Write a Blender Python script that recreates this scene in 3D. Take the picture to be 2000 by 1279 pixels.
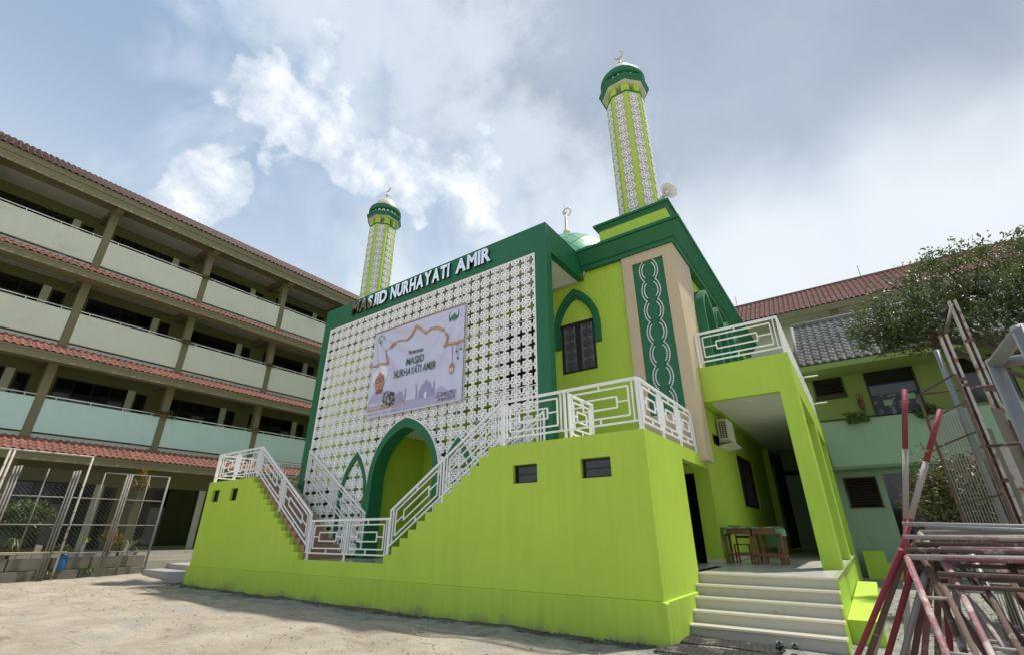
import bpy, bmesh, math, random
import numpy as np
from mathutils import Vector, Matrix

random.seed(7)
rng = np.random.default_rng(11)
sc = bpy.context.scene
for o in list(bpy.data.objects):
    bpy.data.objects.remove(o)
col = sc.collection
R = math.radians

# ------------------------------------------------------------------ camera
cam_d = bpy.data.cameras.new('camera')
cam_d.sensor_width = 36.0
cam_d.lens = 907.157 / 2000 * 36.0
cam_d.clip_start = 0.05
cam_d.clip_end = 2000
cam = bpy.data.objects.new('camera', cam_d)
col.objects.link(cam)
_yaw, _pit, _rol = R(-35.2), R(23.88), R(0.13)
_f = Vector((math.sin(_yaw) * math.cos(_pit), math.cos(_yaw) * math.cos(_pit), math.sin(_pit)))
_r = Vector((math.cos(_yaw), -math.sin(_yaw), 0))
_d = _f.cross(_r)
_r2 = _r * math.cos(_rol) + _d * math.sin(_rol)
_d2 = -_r * math.sin(_rol) + _d * math.cos(_rol)
cam.matrix_world = Matrix(((_r2.x, -_d2.x, -_f.x, 0), (_r2.y, -_d2.y, -_f.y, 0), (_r2.z, -_d2.z, -_f.z, 1.6), (0, 0, 0, 1)))
sc.camera = cam

# ------------------------------------------------------------------ sun, sky, exposure
SUNV = Vector((0.22, 0.335, 1.0)).normalized()
sun_el = math.asin(SUNV.z)
sun_az = math.atan2(SUNV.x, SUNV.y)
sd = bpy.data.lights.new('sun', 'SUN')
sd.energy = 4.2
sd.angle = R(1.5)
sd.color = (1.0, 0.94, 0.84)
sun = bpy.data.objects.new('sun', sd)
col.objects.link(sun)
sun.rotation_euler = SUNV.to_track_quat('Z', 'Y').to_euler()

world = bpy.data.worlds.new('World')
sc.world = world
world.use_nodes = True
wn, wl = world.node_tree.nodes, world.node_tree.links
wn.clear()


def N(t, **k):
    n = wn.new(t)
    for a, b in k.items():
        setattr(n, a, b)
    return n


def Mth(op, a, b=None, c=None, clamp=False):
    n = wn.new('ShaderNodeMath')
    n.operation = op
    n.use_clamp = clamp
    for i, v in enumerate((a, b, c)):
        if v is None:
            continue
        if isinstance(v, (int, float)):
            n.inputs[i].default_value = v
        else:
            wl.new(v, n.inputs[i])
    return n.outputs[0]


def Smooth(v, lo, hi):
    n = wn.new('ShaderNodeMapRange')
    n.interpolation_type = 'SMOOTHSTEP'
    n.inputs['From Min'].default_value = lo
    n.inputs['From Max'].default_value = hi
    wl.new(v, n.inputs['Value'])
    return n.outputs[0]


sky = N('ShaderNodeTexSky')
sky.sky_type = 'NISHITA'
sky.sun_disc = False
sky.sun_elevation = sun_el
sky.sun_rotation = sun_az
sky.air_density = 1.0
sky.dust_density = 3.0
sky.ozone_density = 1.0
tc = N('ShaderNodeTexCoord')
DIR = tc.outputs['Generated']


def noise(scale, detail, rough=0.55, off=(0, 0, 0), dist=0.0, squash=1.0):
    mp = N('ShaderNodeMapping')
    mp.inputs['Location'].default_value = off
    mp.inputs['Scale'].default_value = (1, 1, squash)
    wl.new(DIR, mp.inputs['Vector'])
    n = N('ShaderNodeTexNoise')
    n.inputs['Scale'].default_value = scale
    n.inputs['Detail'].default_value = detail
    n.inputs['Roughness'].default_value = rough
    n.inputs['Distortion'].default_value = dist
    wl.new(mp.outputs[0], n.inputs['Vector'])
    return n.outputs['Fac']


def blobs(lst):
    tot = None
    for (dx, dy, dz, rad, w) in lst:
        vm = N('ShaderNodeVectorMath')
        vm.operation = 'DISTANCE'
        wl.new(DIR, vm.inputs[0])
        vm.inputs[1].default_value = (dx, dy, dz)
        v = Mth('MULTIPLY_ADD', vm.outputs['Value'], -w / (rad * 0.9), w / 0.9)
        tot = v if tot is None else Mth('MAXIMUM', tot, v)
    return Mth('MINIMUM', Mth('MAXIMUM', tot, 0.0), 1.0)


big = noise(2.1, 1, 0.5, (3.1, 1.7, 0.4))
fine = noise(5.6, 7, 0.62, (0.3, 2.2, 5.1), 0.1)
_o = SUNV * 0.035
fine2 = noise(5.6, 5, 0.62, (0.3 + _o.x, 2.2 + _o.y, 5.1 + _o.z), 0.1)
wisp = noise(3.2, 4, 0.6, (7.3, 0.2, 1.1), 0.6)
# cloud banks are laid out on directions bent by noise, so that their edges billow
wv = N('ShaderNodeTexNoise')
wv.inputs['Scale'].default_value = 4.0
wv.inputs['Detail'].default_value = 3
wv.inputs['Roughness'].default_value = 0.6
wl.new(DIR, wv.inputs['Vector'])
w1 = N('ShaderNodeVectorMath')
w1.operation = 'SUBTRACT'
wl.new(wv.outputs['Color'], w1.inputs[0])
w1.inputs[1].default_value = (0.5, 0.5, 0.5)
w2 = N('ShaderNodeVectorMath')
w2.operation = 'SCALE'
wl.new(w1.outputs[0], w2.inputs[0])
w2.inputs['Scale'].default_value = 0.34
w3 = N('ShaderNodeVectorMath')
w3.operation = 'ADD'
wl.new(DIR, w3.inputs[0])
wl.new(w2.outputs[0], w3.inputs[1])
DIRW = w3.outputs[0]
_plain = DIR
DIR = DIRW
cum = blobs([(-.691, .195, .696, .13, 1), (-.681, .266, .682, .15, 1), (-.655, .347, .67, .14, 1.0), (-.62, .438, .65, .15, 1.0),
             (-.793, .169, .585, .10, .75), (-.822, .221, .525, .15, 1), (-.565, .50, .655, .15, 1), (-.60, .28, .745, .15, .8), (-.50, .58, .64, .13, .8)])
soft = blobs([(-.56, .30, .77, .30, 1), (-.603, .2, .772, .25, .9), (-.45, .40, .80, .30, .9), (-.442, .60, .665, .28, .9), (-.30, .70, .64, .26, .8)])
gry = blobs([(-.202, .528, .825, .38, 1), (.045, .66, .75, .36, 1), (.257, .66, .705, .32, 1), (-.10, .65, .755, .30, 1), (.3, .45, .85, .5, 1), (.6, .3, .74, .5, .9)])
DIR = _plain
cm = Mth('ADD', cum, Mth('MULTIPLY', Mth('SUBTRACT', fine, 0.5), 1.15))
cmask = Smooth(cm, 0.38, 0.50)
smask = Smooth(Mth('ADD', soft, Mth('MULTIPLY', Mth('SUBTRACT', fine, 0.5), 1.3)), 0.25, 0.85)
# broad grey layer overhead on the right and generally around
gm = Mth('ADD', gry, Mth('MULTIPLY', Mth('SUBTRACT', wisp, 0.5), 0.5))
gmask = Smooth(gm, 0.04, 0.55)
# thin white veil: towards the horizon and in drifting patches
sep = N('ShaderNodeSeparateXYZ')
wl.new(DIR, sep.inputs[0])
low = Smooth(sep.outputs['Z'], 0.72, 0.30)
veil = Mth('ADD', Mth('MULTIPLY', low, 0.55), Mth('MULTIPLY', Smooth(wisp, 0.40, 0.68), 0.40), clamp=True)
rw = blobs([(.223, .87, .44, .42, 1), (-.04, .90, .43, .40, 1), (-.30, .80, .50, .30, .8), (.5, .75, .4, .5, 1)])
veil = Mth('MAXIMUM', veil, Mth('MULTIPLY', rw, 0.92))


def bg(c, s, inp=None):
    b = N('ShaderNodeBackground')
    if inp is not None:
        wl.new(inp, b.inputs['Color'])
    else:
        b.inputs['Color'].default_value = (*c, 1)
    b.inputs['Strength'].default_value = s
    return b.outputs[0]


def mixs(f, a, b):
    m = N('ShaderNodeMixShader')
    if isinstance(f, float):
        m.inputs[0].default_value = f
    else:
        wl.new(f, m.inputs[0])
    wl.new(a, m.inputs[1])
    wl.new(b, m.inputs[2])
    return m.outputs[0]


def ramp(fac, stops):
    r = N('ShaderNodeValToRGB')
    el = r.color_ramp.elements
    el[0].position, el[0].color = stops[0][0], (*stops[0][1], 1)
    el[1].position, el[1].color = stops[-1][0], (*stops[-1][1], 1)
    for p, c in stops[1:-1]:
        e = el.new(p)
        e.color = (*c, 1)
    wl.new(fac, r.inputs[0])
    return r.outputs[0]


base = mixs(0.60, bg(None, 0.10, sky.outputs[0]), bg((0.40, 0.56, 0.76), 0.92))
s1 = mixs(veil, base, bg((0.78, 0.83, 0.87), 1.0))
shade = Mth('ADD', Mth('MULTIPLY', fine, 0.25), Mth('MULTIPLY', big, 0.75))
s2 = mixs(Mth('MULTIPLY', gmask, 0.93), s1, bg(None, 1.0, ramp(shade, [(0.30, (.24, .295, .39)), (0.5, (.30, .36, .46)), (0.72, (.40, .47, .57))])))
relief = Mth('MULTIPLY', Mth('SUBTRACT', fine, fine2), 2.6)
dens = Smooth(cm, 0.40, 1.15)
cl = ramp(Mth('ADD', Mth('ADD', Mth('MULTIPLY', dens, 0.55), 0.22), relief), [(0.05, (.50, .58, .69)), (0.40, (.66, .72, .80)), (0.62, (.80, .84, .88)), (0.85, (.95, .95, .95))])
s2 = mixs(Mth('MULTIPLY', Smooth(Mth('ADD', rw, Mth('MULTIPLY', Mth('SUBTRACT', wisp, 0.5), 0.5)), 0.30, 0.95), 0.80), s2, bg((.70, .755, .805), 1.0))
s2 = mixs(Mth('MULTIPLY', smask, 0.68), s2, bg((.68, .735, .80), 1.0))
s3 = mixs(Mth('MULTIPLY', cmask, 0.92), s2, bg(None, 1.0, cl))
wo = N('ShaderNodeOutputWorld')
wl.new(s3, wo.inputs[0])

world.cycles.sampling_method = 'MANUAL'
world.cycles.sample_map_resolution = 512
sc.view_settings.view_transform = 'Standard'
sc.view_settings.look = 'None'
sc.view_settings.gamma = 1.0
sc.view_settings.use_curve_mapping = False
sc.view_settings.exposure = 0.28


# ------------------------------------------------------------------ materials
def mat(name, c, rough=0.6, var=0.10, scale=1.5, streak=0.0, bump=0.0, bscale=60, metal=0.0, rnd=0.0, spec=0.4, dirt=None, dscale=0.8, dthr=(0.55, 0.75), trans=0.0, splash=None):
    m = bpy.data.materials.new(name)
    m.use_nodes = True
    nt = m.node_tree
    b = nt.nodes['Principled BSDF']
    b.inputs['Roughness'].default_value = rough
    b.inputs['Metallic'].default_value = metal
    b.inputs['Specular IOR Level'].default_value = spec
    g = nt.nodes.new('ShaderNodeNewGeometry')

    def nz(s, d=5, sx=(1, 1, 1), r=0.6):
        mp = nt.nodes.new('ShaderNodeMapping')
        mp.inputs['Scale'].default_value = sx
        nt.links.new(g.outputs['Position'], mp.inputs[0])
        n = nt.nodes.new('ShaderNodeTexNoise')
        n.inputs['Scale'].default_value = s
        n.inputs['Detail'].default_value = d
        n.inputs['Roughness'].default_value = r
        nt.links.new(mp.outputs[0], n.inputs['Vector'])
        return n.outputs['Fac']

    def math_(op, a, b2, cl=False):
        n = nt.nodes.new('ShaderNodeMath')
        n.operation = op
        n.use_clamp = cl
        for i, v in enumerate((a, b2)):
            if isinstance(v, (int, float)):
                n.inputs[i].default_value = v
            else:
                nt.links.new(v, n.inputs[i])
        return n.outputs[0]

    val = math_('ADD', math_('MULTIPLY', math_('SUBTRACT', nz(scale), 0.5), 2.2 * var), 1.0)
    if streak:
        st = nz(7.0, 4, (1, 1, 0.07))
        val = math_('MULTIPLY', val, math_('ADD', math_('MULTIPLY', math_('SUBTRACT', st, 0.5), -2 * streak), 1.0))
    if rnd:
        oi = nt.nodes.new('ShaderNodeObjectInfo')
        val = math_('MULTIPLY', val, math_('ADD', math_('MULTIPLY', math_('SUBTRACT', oi.outputs['Random'], 0.5), 2 * rnd), 1.0))
    hv = nt.nodes.new('ShaderNodeHueSaturation')
    hv.inputs['Color'].default_value = (*c, 1)
    nt.links.new(val, hv.inputs['Value'])
    outc = hv.outputs[0]
    if dirt:
        mr = nt.nodes.new('ShaderNodeMapRange')
        mr.interpolation_type = 'SMOOTHSTEP'
        mr.inputs['From Min'].default_value = dthr[0]
        mr.inputs['From Max'].default_value = dthr[1]
        nt.links.new(nz(dscale, 8, r=0.68), mr.inputs['Value'])
        mx = nt.nodes.new('ShaderNodeMix')
        mx.data_type = 'RGBA'
        nt.links.new(mr.outputs[0], mx.inputs['Factor'])
        nt.links.new(outc, mx.inputs['A'])
        mx.inputs['B'].default_value = (*dirt, 1)
        outc = mx.outputs['Result']
    if splash:
        # mud thrown up from the ground: ragged upper border, thinning with height
        sx = nt.nodes.new('ShaderNodeSeparateXYZ')
        nt.links.new(g.outputs['Position'], sx.inputs[0])
        hgt = math_('ADD', sx.outputs['Z'], math_('MULTIPLY', math_('SUBTRACT', nz(1.6, 8, (1, 1, 0.5), 0.72), 0.5), -1.1))
        mr = nt.nodes.new('ShaderNodeMapRange')
        mr.interpolation_type = 'SMOOTHSTEP'
        mr.inputs['From Min'].default_value = splash[1]
        mr.inputs['From Max'].default_value = -0.12
        mr.inputs['To Max'].default_value = 0.75
        nt.links.new(hgt, mr.inputs['Value'])
        mx = nt.nodes.new('ShaderNodeMix')
        mx.data_type = 'RGBA'
        nt.links.new(mr.outputs[0], mx.inputs['Factor'])
        nt.links.new(outc, mx.inputs['A'])
        mx.inputs['B'].default_value = (*splash[0], 1)
        outc = mx.outputs['Result']
    nt.links.new(outc, b.inputs['Base Color'])
    if bump:
        bp = nt.nodes.new('ShaderNodeBump')
        bp.inputs['Strength'].default_value = bump
        bp.inputs['Distance'].default_value = 0.02
        nt.links.new(nz(bscale, 4), bp.inputs['Height'])
        nt.links.new(bp.outputs[0], b.inputs['Normal'])
    if trans:
        b.inputs['Transmission Weight'].default_value = trans
    return m


LIME = (0.415, 0.60, 0.058)
M = {}
M['lime'] = mat('lime_paint', LIME, 0.55, 0.075, 0.55, streak=0.075, bump=0.14, bscale=5, dirt=(0.375, 0.55, 0.055), dscale=0.8, dthr=(0.48, 0.80))
M['lime_low'] = mat('lime_paint_base', (0.385, 0.56, 0.058), 0.6, 0.09, 0.7, streak=0.15, bump=0.14, bscale=6, dirt=(0.29, 0.43, 0.06), dscale=1.2, dthr=(0.50, 0.85), splash=((0.20, 0.17, 0.11), 0.20))
M['green'] = mat('dark_green_paint', (0.012, 0.135, 0.055), 0.45, 0.09, 1.0, streak=0.05, bump=0.05)
M['white'] = mat('white_steel_paint', (0.80, 0.81, 0.82), 0.4, 0.05, 3)
M['lattice'] = mat('white_lattice', (0.86, 0.86, 0.86), 0.5, 0.05, 2.0, rnd=0.03)
M['ceil'] = mat('white_plaster_ceiling', (0.74, 0.75, 0.72), 0.7, 0.05, 1.0)
M['beige'] = mat('beige_stone_paint', (0.55, 0.445, 0.295), 0.6, 0.07, 1.6, streak=0.05, bump=0.06)
M['cream'] = mat('cream_tile', (0.66, 0.61, 0.50), 0.12, 0.05, 3.0, rnd=0.05)
M['floor'] = mat('grey_floor_tile', (0.58, 0.57, 0.54), 0.22, 0.07, 2.5, rnd=0.05)
M['riser'] = mat('step_riser_tile', (0.42, 0.40, 0.34), 0.25, 0.06, 3.0, rnd=0.05, dirt=(0.30, 0.28, 0.23), dscale=3.0)
M['brown'] = mat('brown_step_tile', (0.34, 0.22, 0.145), 0.4, 0.07, 3.0, rnd=0.05)
M['greygreen'] = mat('panel_backing', (0.46, 0.43, 0.36), 0.7, 0.07, 2.0)
M['gold'] = mat('cream_gold', (0.62, 0.52, 0.36), 0.35, 0.05, 4.0, metal=0.2)
M['domewhite'] = mat('dome_white', (0.58, 0.53, 0.45), 0.4, 0.05, 2.0)
M['black'] = mat('black_frame', (0.012, 0.012, 0.012), 0.4, 0.1, 3.0)
M['glass'] = mat('dark_glass', (0.010, 0.012, 0.013), 0.08, 0.2, 1.0, spec=0.6)
M['glass2'] = mat('frosted_grey_glass', (0.13, 0.14, 0.14), 0.2, 0.15, 3.0)
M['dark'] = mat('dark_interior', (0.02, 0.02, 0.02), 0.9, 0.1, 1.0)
M['darkgrey'] = mat('dark_grey_lattice', (0.06, 0.06, 0.06), 0.5, 0.1, 2.0)
M['letter'] = mat('polished_steel_letter', (0.86, 0.87, 0.90), 0.06, 0.03, 2.0, metal=1.0)
M['letter_side_shade'] = mat('sign_letter_side_shade', (0.03, 0.03, 0.03), 0.5, 0.1, 2.0)  # near-black colour puts shade on the letter edges
M['pipe'] = mat('grey_plastic_pipe', (0.45, 0.45, 0.43), 0.5, 0.08, 4.0)
M['acbody'] = mat('ac_casing', (0.70, 0.70, 0.66), 0.4, 0.04, 3.0)
M['wood'] = mat('varnished_wood', (0.20, 0.085, 0.035), 0.4, 0.18, 6.0, rnd=0.10)
M['clothgreen'] = mat('green_tablecloth', (0.17, 0.38, 0.22), 0.85, 0.06, 5.0)
M['rubber'] = mat('dark_rubber_mat', (0.04, 0.037, 0.034), 0.9, 0.25, 8.0, dirt=(0.22, 0.20, 0.165), dscale=3, dthr=(0.52, 0.72))
# left school building
M['pgreen'] = mat('pale_green_plaster', (0.65, 0.69, 0.56), 0.75, 0.05, 0.7, streak=0.05, bump=0.05, dirt=(0.53, 0.56, 0.45), dscale=0.9, dthr=(0.52, 0.80))
M['aqua'] = mat('aqua_plaster', (0.51, 0.71, 0.655), 0.75, 0.05, 0.8, streak=0.06, bump=0.05, dirt=(0.27, 0.42, 0.38), dscale=1.3, dthr=(0.62, 0.80))
M['olive'] = mat('olive_paint', (0.19, 0.175, 0.095), 0.65, 0.07, 1.0, streak=0.05, bump=0.04)
M['olivewall'] = mat('olive_wall', (0.17, 0.175, 0.07), 0.75, 0.08, 1.0)
M['terra'] = mat('terracotta_tile', (0.27, 0.105, 0.072), 0.7, 0.30, 2.2, rnd=0.22, bump=0.2, bscale=40, dirt=(0.12, 0.08, 0.065), dscale=2.2, dthr=(0.45, 0.70))
M['terraold'] = mat('weathered_roof_tile', (0.175, 0.115, 0.098), 0.75, 0.3, 3.0, rnd=0.2, dirt=(0.15, 0.09, 0.075), dscale=1.3)
M['redtile'] = mat('maroon_roof_tile', (0.23, 0.105, 0.085), 0.75, 0.3, 4.0, rnd=0.2, dirt=(0.20, 0.13, 0.11), dscale=1.0)
M['greytile'] = mat('grey_concrete_tile', (0.19, 0.185, 0.18), 0.75, 0.25, 3.0, rnd=0.22, dirt=(0.10, 0.095, 0.09), dscale=2.5)
M['ceilgrey'] = mat('corridor_ceiling', (0.58, 0.57, 0.53), 0.8, 0.06, 1.0)
# right building
M['rgreen'] = mat('sage_plaster', (0.27, 0.385, 0.275), 0.75, 0.06, 0.9, streak=0.08, bump=0.05, dirt=(0.17, 0.26, 0.16), dscale=1.1, dthr=(0.58, 0.78))
M['rolive'] = mat('leaf_green_wall', (0.21, 0.275, 0.08), 0.75, 0.07, 0.9, streak=0.06)
M['louvre'] = mat('dark_louvre_wood', (0.05, 0.035, 0.03), 0.7, 0.2, 5.0)
# steel and clutter
M['galv'] = mat('galvanised_steel', (0.21, 0.225, 0.23), 0.5, 0.15, 5.0, metal=0.25, bump=0.1, dirt=(0.24, 0.23, 0.21), dscale=5)
M['rust'] = mat('rusty_steel', (0.105, 0.068, 0.052), 0.85, 0.3, 9.0, rnd=0.2, bump=0.3, bscale=70, dirt=(0.34, 0.32, 0.29), dscale=7, dthr=(0.56, 0.68))
M['rustwhite'] = mat('flaking_white_steel', (0.44, 0.42, 0.38), 0.75, 0.12, 6.0, bump=0.3, bscale=60, dirt=(0.22, 0.10, 0.05), dscale=5, dthr=(0.52, 0.62))
M['pred'] = mat('worn_red_pipe', (0.19, 0.022, 0.030), 0.55, 0.2, 7.0, rnd=0.15, bump=0.2, bscale=60, dirt=(0.42, 0.36, 0.33), dscale=9, dthr=(0.60, 0.70))
M['ppink'] = mat('faded_pink_pipe', (0.22, 0.10, 0.105), 0.65, 0.2, 7.0, bump=0.2, bscale=60, dirt=(0.45, 0.38, 0.34), dscale=6, dthr=(0.48, 0.60))
M['pwhite'] = mat('worn_white_pipe', (0.30, 0.265, 0.245), 0.65, 0.15, 7.0, bump=0.2, bscale=60, dirt=(0.20, 0.13, 0.10), dscale=8, dthr=(0.55, 0.68))
M['fencepipe'] = mat('weathered_fence_pipe', (0.22, 0.21, 0.19), 0.6, 0.2, 5.0, metal=0.2, dirt=(0.14, 0.08, 0.05), dscale=3)
M['wire'] = mat('thin_grey_wire', (0.16, 0.16, 0.15), 0.6, 0.1, 5.0)
M['concrete'] = mat('old_concrete', (0.19, 0.175, 0.14), 0.9, 0.2, 2.5, streak=0.12, bump=0.4, bscale=25, dirt=(0.10, 0.12, 0.06), dscale=2.0, dthr=(0.52, 0.70))
M['cement'] = mat('grey_cement_step', (0.34, 0.33, 0.315), 0.85, 0.1, 2.5, bump=0.3, bscale=30)
M['bluedrum'] = mat('blue_plastic', (0.02, 0.11, 0.30), 0.4, 0.1, 4.0)
M['redpot'] = mat('clay_pot', (0.22, 0.09, 0.05), 0.8, 0.15, 6.0)
M['bark'] = mat('bark', (0.10, 0.075, 0.055), 0.9, 0.25, 8.0, bump=0.5, bscale=40)


def leafmat(name, c, c2, rough=0.45):
    m = bpy.data.materials.new(name)
    m.use_nodes = True
    nt = m.node_tree
    b = nt.nodes['Principled BSDF']
    b.inputs['Roughness'].default_value = rough
    at = nt.nodes.new('ShaderNodeAttribute')
    at.attribute_name = 'tint'
    mx = nt.nodes.new('ShaderNodeMix')
    mx.data_type = 'RGBA'
    nt.links.new(at.outputs['Fac'], mx.inputs['Factor'])
    mx.inputs['A'].default_value = (*c, 1)
    mx.inputs['B'].default_value = (*c2, 1)
    nt.links.new(mx.outputs['Result'], b.inputs['Base Color'])
    tr = nt.nodes.new('ShaderNodeBsdfTranslucent')
    nt.links.new(mx.outputs['Result'], tr.inputs['Color'])
    ms = nt.nodes.new('ShaderNodeMixShader')
    ms.inputs[0].default_value = 0.28
    nt.links.new(b.outputs[0], ms.inputs[1])
    nt.links.new(tr.outputs[0], ms.inputs[2])
    nt.links.new(ms.outputs[0], nt.nodes['Material Output'].inputs['Surface'])
    return m


M['leaf'] = leafmat('tree_leaf', (0.045, 0.08, 0.022), (0.145, 0.19, 0.06))
M['leafbush'] = leafmat('shrub_leaf', (0.04, 0.075, 0.02), (0.20, 0.13, 0.05))
M['leafyel'] = leafmat('yellowing_leaf', (0.24, 0.20, 0.035), (0.34, 0.16, 0.03))
M['leaflight'] = leafmat('bright_plant_leaf', (0.07, 0.15, 0.03), (0.20, 0.25, 0.06))

# ------------------------------------------------------------------ mesh helpers


def wloc(o):
    v = Vector((0, 0, 0))
    while o is not None:
        v += o.location
        o = o.parent
    return v


def tag(o, label=None, cat=None, group=None, kind=None):
    for k, v in (('label', label), ('category', cat), ('group', group), ('kind', kind)):
        if v:
            o[k] = v
    return o


def thing(name, label, cat, loc, group=None):
    o = bpy.data.objects.new(name, None)
    o.empty_display_size = 0.2
    col.objects.link(o)
    o.location = loc
    return tag(o, label, cat, group)


class MB:
    def __init__(self):
        self.v, self.f = [], []

    def poly(self, pts):
        i = len(self.v)
        self.v += [tuple(p) for p in pts]
        self.f.append(list(range(i, i + len(pts))))
        return self

    def add(self, v, f):
        i = len(self.v)
        self.v += [tuple(p) for p in v]
        self.f += [[a + i for a in q] for q in f]
        return self

    def box(self, x0, x1, y0, y1, z0, z1):
        return self.add([(x0, y0, z0), (x1, y0, z0), (x1, y1, z0), (x0, y1, z0), (x0, y0, z1), (x1, y0, z1), (x1, y1, z1), (x0, y1, z1)],
                        [(3, 2, 1, 0), (4, 5, 6, 7), (0, 1, 5, 4), (1, 2, 6, 5), (2, 3, 7, 6), (3, 0, 4, 7)])

    def bar(self, p0, p1, w, h=None, up=(0, 0, 1), ext=0.0):
        h = h or w
        a, b = Vector(p0), Vector(p1)
        d = (b - a).normalized()
        a, b = a - d * ext, b + d * ext
        u = Vector(up)
        if abs(d.dot(u)) > 0.98:
            u = Vector((0, 1, 0)) if abs(d.y) < 0.9 else Vector((1, 0, 0))
        s = d.cross(u).normalized() * (w / 2)
        t = s.cross(d).normalized() * (h / 2)
        P = [a - s - t, a + s - t, a + s + t, a - s + t, b - s - t, b + s - t, b + s + t, b - s + t]
        return self.add(P, [(3, 2, 1, 0), (4, 5, 6, 7), (0, 1, 5, 4), (1, 2, 6, 5), (2, 3, 7, 6), (3, 0, 4, 7)])

    def tube(self, pts, r, n=8, caps=True):
        pts = [Vector(p) for p in pts]
        rs = r if isinstance(r, (list, tuple)) else [r] * len(pts)
        i0 = len(self.v)
        ref = None
        for i, p in enumerate(pts):
            d = (pts[min(i + 1, len(pts) - 1)] - pts[max(i - 1, 0)]).normalized()
            if ref is None:
                ref = Vector((0, 0, 1)) if abs(d.z) < 0.9 else Vector((1, 0, 0))
            s = d.cross(ref).normalized()
            t = s.cross(d).normalized()
            ref = t
            for k in range(n):
                a = 2 * math.pi * k / n
                self.v.append(tuple(p + (s * math.cos(a) + t * math.sin(a)) * rs[i]))
        for i in range(len(pts) - 1):
            for k in range(n):
                a = i0 + i * n + k
                b = i0 + i * n + (k + 1) % n
                self.f.append([a, b, b + n, a + n])
        if caps:
            self.f.append([i0 + k for k in range(n)][::-1])
            self.f.append([i0 + (len(pts) - 1) * n + k for k in range(n)])
        return self

    def prism(self, poly, axis, c0, c1):
        """poly in the two axes other than `axis` (x,z for y; y,z for x; x,y for z), extruded c0..c1"""
        def P(p, c):
            return (p[0], c, p[1]) if axis == 'y' else ((c, p[0], p[1]) if axis == 'x' else (p[0], p[1], c))
        n = len(poly)
        i = len(self.v)
        self.v += [P(p, c0) for p in poly] + [P(p, c1) for p in poly]
        self.f.append([i + k for k in range(n)])
        self.f.append([i + n + k for k in range(n)][::-1])
        for k in range(n):
            self.f.append([i + (k + 1) % n, i + k, i + n + k, i + n + (k + 1) % n])
        return self

    def lathe(self, prof, n, c=(0, 0), a0=0.0):
        i0 = len(self.v)
        for r, z in prof:
            for k in range(n):
                a = a0 + 2 * math.pi * k / n
                self.v.append((c[0] + r * math.cos(a), c[1] + r * math.sin(a), z))
        m = len(prof)
        for i in range(m - 1):
            for k in range(n):
                a = i0 + i * n + k
                b = i0 + i * n + (k + 1) % n
                self.f.append([a, b, b + n, a + n])
        self.f.append([i0 + k for k in range(n)][::-1])
        self.f.append([i0 + (m - 1) * n + k for k in range(n)])
        return self

    def cells(self, us, zs, solid, axis, c0, c1):
        """wall built of rectangular cells so that openings are true openings; axis = normal axis"""
        us, zs = sorted(set(round(u, 4) for u in us)), sorted(set(round(z, 4) for z in zs))
        nu, nz_ = len(us) - 1, len(zs) - 1
        S = [[solid((us[i] + us[i + 1]) / 2, (zs[j] + zs[j + 1]) / 2) for j in range(nz_)] for i in range(nu)]

        def P(u, z, c):
            return (u, c, z) if axis == 'y' else (c, u, z)
        for i in range(nu):
            for j in range(nz_):
                if not S[i][j]:
                    continue
                u0, u1, z0, z1 = us[i], us[i + 1], zs[j], zs[j + 1]
                self.poly([P(u0, z0, c0), P(u1, z0, c0), P(u1, z1, c0), P(u0, z1, c0)])
                self.poly([P(u0, z1, c1), P(u1, z1, c1), P(u1, z0, c1), P(u0, z0, c1)])
                if i == 0 or not S[i - 1][j]:
                    self.poly([P(u0, z0, c0), P(u0, z1, c0), P(u0, z1, c1), P(u0, z0, c1)])
                if i == nu - 1 or not S[i + 1][j]:
                    self.poly([P(u1, z0, c0), P(u1, z0, c1), P(u1, z1, c1), P(u1, z1, c0)])
                if j == 0 or not S[i][j - 1]:
                    self.poly([P(u0, z0, c0), P(u0, z0, c1), P(u1, z0, c1), P(u1, z0, c0)])
                if j == nz_ - 1 or not S[i][j + 1]:
                    self.poly([P(u0, z1, c0), P(u1, z1, c0), P(u1, z1, c1), P(u0, z1, c1)])
        return self

    def mesh(self, name, off=(0, 0, 0)):
        me = bpy.data.meshes.new(name)
        o = Vector(off)
        me.from_pydata([(a - o.x, b - o.y, c - o.z) for a, b, c in self.v], [], self.f)
        me.update()
        return me

    def build(self, name, m, parent=None, smooth=False, fix=True, bevel=0.0):
        me = self.mesh(name, wloc(parent) if parent else (0, 0, 0))
        if fix:
            bm = bmesh.new()
            bm.from_mesh(me)
            bmesh.ops.remove_doubles(bm, verts=bm.verts, dist=1e-5)
            bmesh.ops.recalc_face_normals(bm, faces=bm.faces)
            bm.to_mesh(me)
            bm.free()
        return link(name, me, m, parent, smooth, bevel)


def link(name, me, m, parent=None, smooth=False, bevel=0.0, loc=None):
    if m is not None and not me.materials:
        me.materials.append(M[m] if isinstance(m, str) else m)
    if smooth:
        me.polygons.foreach_set('use_smooth', [True] * len(me.polygons))
    o = bpy.data.objects.new(name, me)
    col.objects.link(o)
    if parent:
        o.parent = parent
    if loc is not None:
        o.location = loc
    if bevel:
        b = o.modifiers.new('bevel', 'BEVEL')
        b.width = bevel
        b.segments = 2
        b.limit_method = 'ANGLE'
    return o


def box(name, m, parent, x0, x1, y0, y1, z0, z1, bevel=0.0):
    return MB().box(x0, x1, y0, y1, z0, z1).build(name, m, parent, fix=False, bevel=bevel)


def copy_tree(o, parent=None):
    c = o.copy()
    col.objects.link(c)
    c.parent = parent
    for ch in list(o.children):
        copy_tree(ch, c)
    return c


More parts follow.
